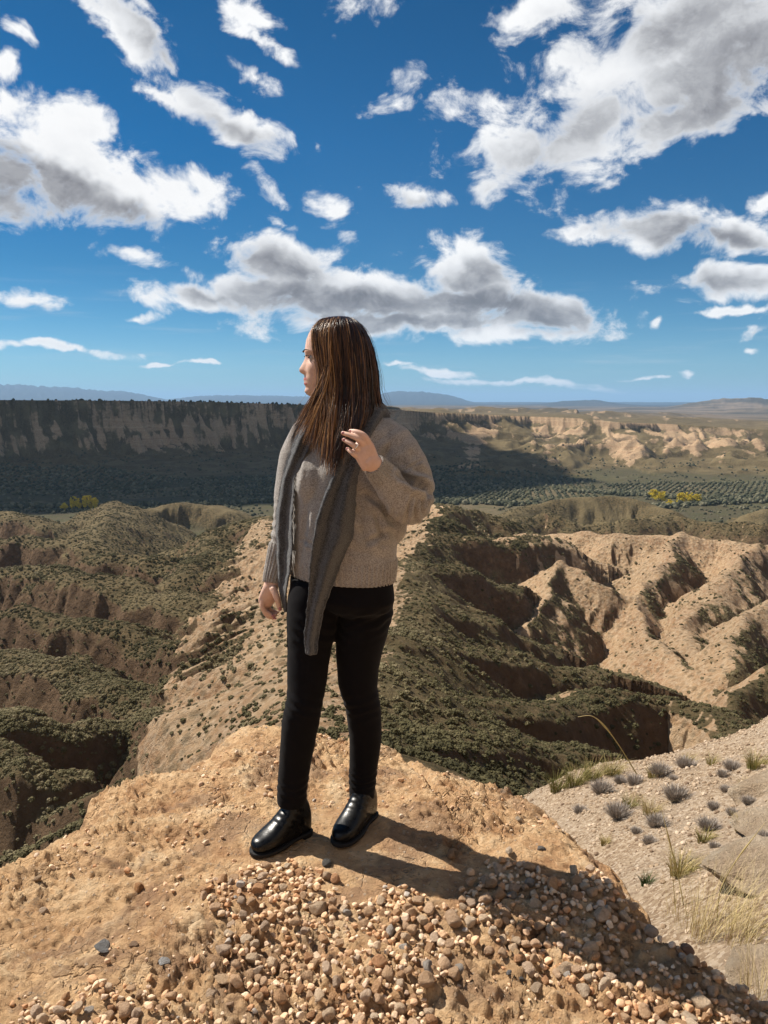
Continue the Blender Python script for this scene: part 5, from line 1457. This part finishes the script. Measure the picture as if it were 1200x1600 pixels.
def blades(g, n, R0, H, lean, width, tone, tvar=.2, arch=.5, dome=0.0, k=5):
    """n thin curved blades from a clump of radius R0"""
    s = np.linspace(0, 1, k)
    a = g.rand(n) * 2 * np.pi; r = R0 * np.sqrt(g.rand(n))
    bx = np.cos(a) * r; by = np.sin(a) * r
    oa = a + g.randn(n) * .5
    h = H * g.uniform(.45, 1.0, n); o = arch * h * g.uniform(.3, 1.1, n)
    if dome: o = h * g.uniform(.05, 1.0, n) * dome; h = np.sqrt(np.clip(h * h - o * o * .8, 0.0001, None))
    P = np.zeros((n, k, 3))
    P[:, :, 0] = bx[:, None] + (np.cos(oa) * o)[:, None] * s ** 1.8 + lean[0] * h[:, None] * s ** 1.5
    P[:, :, 1] = by[:, None] + (np.sin(oa) * o)[:, None] * s ** 1.8 + lean[1] * h[:, None] * s ** 1.5
    P[:, :, 2] = h[:, None] * (s - .25 * arch * s ** 3) - .02
    if dome: P[:, :, 0] = bx[:, None] + (np.cos(oa) * o)[:, None] * s; P[:, :, 1] = by[:, None] + (np.sin(oa) * o)[:, None] * s
    wa = g.rand(n) * np.pi; w = width * g.uniform(.6, 1.2, n)
    wv = np.stack([np.cos(wa), np.sin(wa), 0 * wa], -1)[:, None] * (w[:, None] * (1 - s[None] * .85))[..., None]
    V = np.stack([P - wv, P + wv], 2).reshape(n, k * 2, 3)
    f = np.array([[2 * i, 2 * i + 1, 2 * i + 3, 2 * i + 2] for i in range(k - 1)])
    F = (f[None] + (np.arange(n) * k * 2)[:, None, None]).reshape(-1, 4)
    t = np.clip(tone + tvar * g.randn(n), 0, 1)
    tt = np.clip(np.repeat(t[:, None], k * 2, 1) + (np.repeat(s, 2)[None] - .5) * .25, 0, 1)
    return V.reshape(-1, 3), F, tt.ravel()
def plant_mesh(name, parts, mat, loc):
    V = []; F = []; T = []; n = 0
    for v, f, t in parts: V.append(v); F.append(f + n); T.append(t); n += len(v)
    me = mesh_np(name, np.concatenate(V), np.concatenate(F)); fattr(me, 'tone', np.concatenate(T))
    return link(name, me, mat, None, loc)

gp = np.random.RandomState(77)
CUSH = [(966,1277,30,'round grey cushion shrub, largest on the left of the stony slope'),
 (1057,1250,32,'broad grey cushion shrub in the middle of the stony slope'),
 (1027,1292,27,'grey cushion shrub behind the tall straw stalks'),
 (1116,1264,17,'small dark cushion shrub right of the broad one on the slope'),
 (1145,1273,16,'narrow dark cushion shrub above the yellow tuft on the right slope'),
 (1107,1296,26,'bluish grey spiky cushion shrub above the yellow grass tuft'),
 (941,1240,28,'grey cushion shrub among the green grass at the left edge of the slope'),
 (969,1223,16,'small grey cushion shrub just behind the green grass clump'),
 (992,1226,22,'pale grey cushion shrub at the foot of the arching stalk'),
 (1032,1211,26,'dark cushion shrub on the far crest of the stony slope, left of centre'),
 (1053,1219,12,'tiny dark shrub beneath the far crest of the stony slope'),
 (1072,1200,24,'loose grey shrub standing on the far crest of the stony slope'),
 (1144,1203,22,'dark cushion shrub near the right end of the far crest'),
 (1130,1213,16,'small brownish shrub beside the dark one at the right end of the crest'),
 (1015,1318,18,'low sprawling shrub on pinkish scree near the ledge'),
 (1135,1236,15,'small pale shrub on the upper right of the stony slope'),
 (1170,1256,18,'grey shrub near the right edge of the photo, above the boulders'),
 (1117,1324,14,'small grey shrub right beside the yellow grass tuft'),
 (995,1301,14,'small grey-green shrub between the two large cushions'),
 (907,1270,18,'dark shrub half hidden behind the rim of the ledge'),
 (1196,1312,20,'dark shrub on the pale boulder at the right edge')]
for px, py, w, lab in CUSH:
    p, t = hit(px, py); r = w * .5 * t / FOC * 1.25
    n = int(500 + w * 22); p[2] += r * .05
    pr = [blades(gp, n, r * .45, r * 1.5, (0, 0), r * .022 + .0016, .45, .25, dome=.95, k=4)]
    o = plant_mesh('cushion_shrub', pr, M_CUSH, p)
    tag(o, lab, 'shrub', 'cushion shrubs on the stony slope')
GR = [(872,1236,34,.30,'green-yellow grass tuft right behind the rim of the ledge'),
 (898,1228,38,.34,'tall yellowish grass tuft, second from the ledge rim'),
 (925,1218,36,.40,'wide golden-green grass tuft in the row above the left shrubs'),
 (955,1212,34,.45,'golden grass tuft under the long arching stalk'),
 (984,1262,26,.36,'yellow-green grass tuft above the largest round cushion'),
 (1016,1272,30,.72,'straw coloured grass tuft between the two large cushions'),
 (1100,1316,26,.42,'yellow-green grass tuft at the foot of the bluish shrub'),
 (1062,1368,44,.58,'wide yellowish grass tuft low on the slope near the stalks'),
 (1010,1382,22,.05,'small bright green tuft close to the ledge'),
 (1180,1200,34,.42,'grass clump near the right edge on the far crest'),
 (1165,1236,24,.50,'small yellow grass clump below the far crest at the right'),
 (1160,1298,30,.80,'pale straw tuft beside the boulders at the right edge'),
 (1075,1194,22,.50,'thin grass tuft on the crest behind the loose grey shrub'),
 (1112,1196,22,.50,'thin grass tuft on the crest between the shrubs'),
 (1020,1214,20,.55,'thin grass tuft on the crest left of the dark cushion'),
 (945,1320,16,.62,'small brown grass tuft against the ledge side')]
for px, py, w, tn, lab in GR:
    p, t = hit(px, py); r = w * .5 * t / FOC
    n = 260 if w > 30 else 170
    pr = [blades(gp, n, r * .7, r * 2.3, (.12, 0), .0026 + r * .005, tn, .16, arch=.75)]
    o = plant_mesh('grass_tuft', pr, M_GRASS if tn > .1 else M_GREEN, p)
    tag(o, lab, 'grass tuft', 'grass tufts on the stony slope')
# large dry esparto clumps close to the ledge
for px, py, H, n, ln, lab in ((1108,1462,.50,230,(.50,.10),'large dry straw grass clump beside the rim of the ledge'),
                              (1168,1470,.46,220,(.55,.05),'large dry grass clump at the right edge, next to the first one'),
                              (1070,1440,.30,80,(.10,.05),'sparse dry grass clump at the foot of the rim'),
                              (1195,1560,.36,120,(.3,.1),'dry grass clump in the lower right corner below the ledge')):
    p, t = hit(px, py)
    o = plant_mesh('grass_tuft', [blades(gp, n, .13, H, ln, .0013, .88, .12, arch=.7, k=7)], M_GRASS, p)
    tag(o, lab, 'grass tuft', 'large dry grass clumps beside the ledge')
# single long culms with seed heads
def culm(pts, r, lab):
    P = catmull(np.array(pts), 8); T = np.gradient(P, axis=0); T /= np.linalg.norm(T, axis=1)[:, None]
    u = np.cross(T, (0, 1, 0)); u /= np.linalg.norm(u, axis=1)[:, None]; v = np.cross(u, T)
    m = len(P); s = np.linspace(0, 1, m); rr = r * (1 - .6 * s) * (1 + 1.6 * np.exp(-((s - .62) / .10) ** 2))
    a = np.arange(5) * 2 * np.pi / 5
    V = (P[:, None] + (np.cos(a)[None, :, None] * u[:, None] + np.sin(a)[None, :, None] * v[:, None]) * rr[:, None, None]).reshape(-1, 3)
    me = mesh_np('grass_stalk', V - P[0], grid_faces(m, 5, True)); fattr(me, 'tone', np.repeat(.5 + .3 * s, 5))
    o = link('grass_stalk', me, M_GRASS, None, P[0]); tag(o, lab, 'grass stalk')
def stalk(px, py, way, r, lab):
    p, t = hit(px, py)
    culm([p] + [at(x, y, p[1] + dy) for x, y, dy in way], r, lab)
stalk(996,1212, [(980,1185,-.05),(966,1163,-.1),(945,1135,-.15),(925,1119,-.2),(903,1120,-.2)], .010, 'long arching grass stalk rising in front of the dark scrub')
stalk(1068,1415, [(1060,1370,0),(1050,1330,.02),(1040,1290,.05),(1033,1262,.08)], .0040, 'tall straight straw stalk leaning left above the ledge rim')
stalk(1055,1420, [(1052,1380,0),(1048,1345,.02),(1046,1315,.03)], .0030, 'thin straw stalk just left of the tall straight one')
stalk(1120,1440, [(1126,1390,0),(1150,1345,.05),(1180,1305,.1),(1196,1285,.12)], .0030, 'thin stalk leaning right over the pale boulder')

# boulders of pale marlstone
def mat_boulder():
    m, nt, b, P = material('pale_marlstone', 0.92, 0.12)
    n = nt.noise(P, 3.0, 7, 0.7)
    nt.put(b.inputs['Base Color'], nt.ramp(n, [(.3, (.46, .32, .21)), (.5, (.64, .49, .34)), (.7, (.78, .64, .48))]))
    nt.put(b.inputs['Normal'], nt.bump(nt.math('ADD', n, nt.noise(P, 12, 10, .8)), 1.0, .12))
    return m
M_BOUL = mat_boulder()
def boulder(px, py, sx, sy, sz, rz, seed, lab, sink=.35, t0=2.5):  # weathered, bedded block
    p, t = hit(px, py, t0)
    V = np.array(ICO_V); 
    import bmesh
    bm = bmesh.new(); bmesh.ops.create_icosphere(bm, subdivisions=5, radius=1.0)
    V = np.array([v.co[:] for v in bm.verts]); F = np.array([[v.index for v in f.verts] for f in bm.faces]); bm.free()
    g_ = np.random.RandomState(seed)
    n = g_.randn(12, 3); n /= np.linalg.norm(n, axis=1)[:, None]
    for k in range(12):
        ex = np.clip(V @ n[k] - g_.uniform(.5, .85), 0, None); V = V - ex[:, None] * n[k] * .85
    q_ = 1 - .05 * ridged(V[:, 0] * 3 + seed, V[:, 2] * 7 + V[:, 1], 3, seed + 5) + .18 * fbm(V[:, 0] * 1.7 + seed, V[:, 1] * 1.7 + V[:, 2] * 1.3, 4, seed) + .05 * fbm(V[:, 0] * 8 + V[:, 2] * 5, V[:, 1] * 8, 3, seed + 2)
    V = V * q_[:, None] * [sx, sy, sz]; c, s = math.cos(rz), math.sin(rz)
    V = np.stack([V[:, 0] * c - V[:, 1] * s, V[:, 0] * s + V[:, 1] * c, V[:, 2]], -1)
    o = link('boulder', mesh_np('boulder', V, F), M_BOUL, None, (p[0], p[1], p[2] - sz * sink + 0)); tag(o, lab, 'boulder')
boulder(1195,1350,.50,.40,.10,.5,3,'wide pale boulder showing behind the dry grass at the right edge')
boulder(1198,1290,.36,.3,.13,.9,5,'pale knobbly boulder at the right edge below the crest shrubs')
boulder(1205,1225,.40,.4,.28,.4,9,'upright pale rock at the right edge of the far crest')
boulder(1195,1520,.26,.24,.06,.3,12,'pale slab of rock behind the corner grass, low on the right')
boulder(1112,1350,.22,.18,.05,.2,14,'low rounded rock left of the wide pale boulder')

# loose scree over the slope (uncountable)
M_SCREE, nt, b, P = material('scree_stones', 0.92, 0.12)
oi = nt.new('ShaderNodeObjectInfo')
nt.put(b.inputs['Base Color'], nt.ramp(oi.outputs['Random'], [(0, (.18, .12, .08)), (.3, (.32, .23, .15)), (.7, (.44, .33, .23)), (1, (.58, .46, .34))]))
n = 22000
x = gp.uniform(0.9, 9.5, n); y = 2.2 + 11.5 * gp.rand(n) ** .8
z = height(x, y); keep = (x < y * .62 + .6) & (x > .9 + .08 * y)
s = (0.010 + 0.034 * gp.rand(n) ** 6) * (1 + y * .05)
scatter('scree', np.stack([x, y, z + s * .15], -1)[keep], s[keep], gp.rand(keep.sum()), M_SCREE, sub=2, rough=.35, squash=.7)

# ------------------------------------------------------------------ valley floor: orchards, riverside scrub, poplars
M_OLIVE, nt, b, P = material('olive_foliage', 0.9, 0.1)
oi = nt.new('ShaderNodeObjectInfo')
nt.put(b.inputs['Base Color'], nt.ramp(oi.outputs['Random'], [(0, (.042, .046, .028)), (.6, (.085, .086, .052)), (1, (.17, .155, .10))]))
def on_valley(P):
    z = height(P[:, 0], P[:, 1]); return z
def pos_from_px(L): return np.array([onz(px, py, -115)[:2] for px, py in L])
def orchard(poly, sp, ang, jit, size, seed, grow=1.0):
    P = pos_from_px(poly); c = P.mean(0); g_ = np.random.RandomState(seed)
    R_ = np.hypot(*(P - c).T).max(); k = np.arange(-int(R_ / sp), int(R_ / sp) + 1) * sp
    A, B_ = np.meshgrid(k, k * grow); ca, sa = math.cos(ang), math.sin(ang)
    x = c[0] + A * ca - B_ * sa + g_.randn(*A.shape) * jit; y = c[1] + A * sa + B_ * ca + g_.randn(*A.shape) * jit
    x, y = x.ravel(), y.ravel(); m = poly_sd(x, y, P) > 0; x, y = x[m], y[m]; z = height(x, y)
    m = (z < -88); return np.stack([x, y, z + size * .25], -1)[m], size * g_.uniform(.7, 1.2, m.sum())
OP, OS = [], []
for a in (([(560,742),(700,738),(780,745),(840,765),(800,785),(640,778),(560,765)], 9.0, .35, .6, 4.6, 1, 1.25),
          ([(700,742),(900,748),(960,770),(860,790),(780,765)], 9.0, -.15, .6, 4.6, 2, 1.3),
          ([(-60,748),(150,744),(300,752),(200,772),(-60,780)], 9.5, .1, 1.2, 4.4, 3, 1.1),
          ([(300,750),(480,746),(560,752),(560,775),(420,782),(300,770)], 9.0, .6, 1.0, 4.2, 4, 1.2),
          ([(940,755),(1200,752),(1260,775),(1100,778),(980,775)], 9.0, .2, .8, 4.2, 5, 1.2)):
    p_, s_ = orchard(*a); OP.append(p_); OS.append(s_)
OP = np.concatenate(OP); OS = np.concatenate(OS)
scatter('olive_orchards', OP, OS, OS * 0, M_OLIVE, sub=2, rough=.45, squash=.8)
# wild scrub and riverside thicket
g_ = np.random.RandomState(9)
Pq, Sq = [], []
def band(pts, n, spread, s0, s1):
    P = pos_from_px(pts); P = catmull(P, 12); i = g_.randint(0, len(P) - 1, n); t = g_.rand(n)[:, None]
    x = P[i] * (1 - t) + P[i + 1] * t + g_.randn(n, 2) * spread; z = height(x[:, 0], x[:, 1]); m = z < -80
    s = g_.uniform(s0, s1, n); Pq.append(np.column_stack([x, z + s * .3])[m]); Sq.append(s[m])
band([(-80,792),(60,791),(160,790),(300,787),(380,784),(480,780)], 700, 5, 3, 8)
band([(-80,798),(60,797),(200,795),(360,792)], 300, 9, 2, 5)
band([(560,782),(700,784),(820,788),(930,792),(1010,793),(1110,786),(1240,782)], 600, 7, 3, 8)
band([(900,768),(1000,772),(1100,779),(1250,775)], 350, 9, 3, 7)
band([(-100,762),(150,764),(300,770),(470,764)], 500, 22, 1.5, 4.5)
n = 5200; r = g_.uniform(760, 1500, n); a = np.radians(g_.uniform(-30, 30, n)); x, y = r * np.sin(a), r * np.cos(a); z = height(x, y)
m = (z < -70) & (fbm(x / 60, y / 60, 3, 881) > -.05); s = g_.uniform(1.5, 4.5, n); Pq.append(np.column_stack([x, y, z + s * .2])[m]); Sq.append(s[m])
# bushes on the canyon rim
arc = g_.rand(420) ** .8
i = arc * 5.4 + 1.8; i0 = i.astype(int); P = RIM[i0] + (RIM[np.minimum(i0 + 1, len(RIM) - 1)] - RIM[i0]) * (i - i0)[:, None]
P = P[:, :2] + P[:, :2] / np.linalg.norm(P[:, :2], axis=1)[:, None] * g_.uniform(4, 90, (420, 1)); z = height(P[:, 0], P[:, 1]); s = 1.2 + 5.0 * g_.rand(420) ** 3
Pq.append(np.column_stack([P, z + s * .3])); Sq.append(s)
Pq = np.concatenate(Pq); Sq = np.concatenate(Sq)
scatter('valley_scrub', Pq, Sq, Sq * 0, M_OLIVE, sub=2, rough=.5, squash=.9)

# poplars in autumn yellow by the river
M_BARK, _n, _b, _p = material('bark', .9, .1); _b.inputs['Base Color'].default_value = (.12, .09, .06, 1)
M_YEL = mat_var('yellow_leaves', [(0, (.30, .26, .03)), (.5, (.68, .52, .04)), (1, (.85, .66, .07))])
def poplar(px, py, hpx, wpx, lab, grp):
    p = onz(px, py, -115.5); p[2] = float(height(np.array([p[0]]), np.array([p[1]]))[0])
    t = np.hypot(p[1], p[2]) / FOC; H = hpx * t; W = wpx * t * .5
    root_ = empty('poplar_tree', p); tag(root_, lab, 'tree', grp)
    T = Tubes(); k = 8; a = np.arange(k) * 2 * np.pi / k; rings = []
    for s, r in ((0, .35), (.3, .24), (.7, .14), (1, .03)):
        rings.append(np.stack([p[0] + np.cos(a) * r + .3 * math.sin(s * 3), p[1] + np.sin(a) * r, p[2] + s * H * .95 + a * 0], -1))
    T.add(rings); tr = T.mesh('trunk'); V = getv(tr) ; link('trunk', tr, M_BARK, root_)
    n = 1500; cl = gp.randn(26, 3) * [.34, .34, .27]; c = cl[gp.randint(0, 26, n)] + gp.randn(n, 3) * [.16, .16, .09]
    zc = np.clip(c[:, 2], -.62, .55); c = c * (1 - .5 * np.clip(zc + .1, 0, 1))[:, None]
    c = c * [W * 1.2, W * 1.2, 0] + np.column_stack([np.zeros(n), np.zeros(n), H * (.56 + zc * .72)]) + p
    d = gp.randn(n, 3); d /= np.linalg.norm(d, axis=1)[:, None]; e = np.cross(d, gp.randn(n, 3)); e /= np.linalg.norm(e, axis=1)[:, None]
    sz = gp.uniform(.25, .6, n)[:, None]
    V = np.stack([c - d * sz, c + e * sz, c + d * sz, c - e * sz], 1).reshape(-1, 3); F = np.arange(n * 4).reshape(n, 4)
    me = mesh_np('crown', V, F, False); fattr(me, 'tone', np.repeat(np.clip(.5 + .25 * gp.randn(n), 0, 1), 4)); link('crown', me, M_YEL, root_)
for px, py, h, w, l in ((115,796,17,8,'yellow poplar, leftmost of the left riverside group'),(123,796,15,7,'yellow poplar second from left in the left riverside group'),(133,796,18,9,'tall yellow poplar in the middle of the left riverside group'),
                        (141,796,19,9,'tallest yellow poplar, fourth of the left riverside group'),(150,796,16,8,'yellow poplar, rightmost of the left riverside group'),(101,797,10,8,'low yellow-green poplar just left of the left riverside group')):
    poplar(px, py, h * 1.25, w * 1.3, l, 'yellow poplars by the river on the left')
for px, py, h, w, l in ((1022,781,14,10,'yellow poplar, leftmost of the right riverside row'),(1034,785,15,10,'yellow poplar second from left in the right riverside row'),(1064,785,14,10,'yellow poplar at the centre of the right riverside row'),
                        (1076,786,15,10,'yellow poplar fourth in the right riverside row'),(1088,786,13,9,'yellow poplar, rightmost of the right riverside row'),(1046,790,9,9,'low golden poplar in front of the right riverside row')):
    poplar(px, py, h * 1.25, w * 1.4, l, 'yellow poplars by the river on the right')
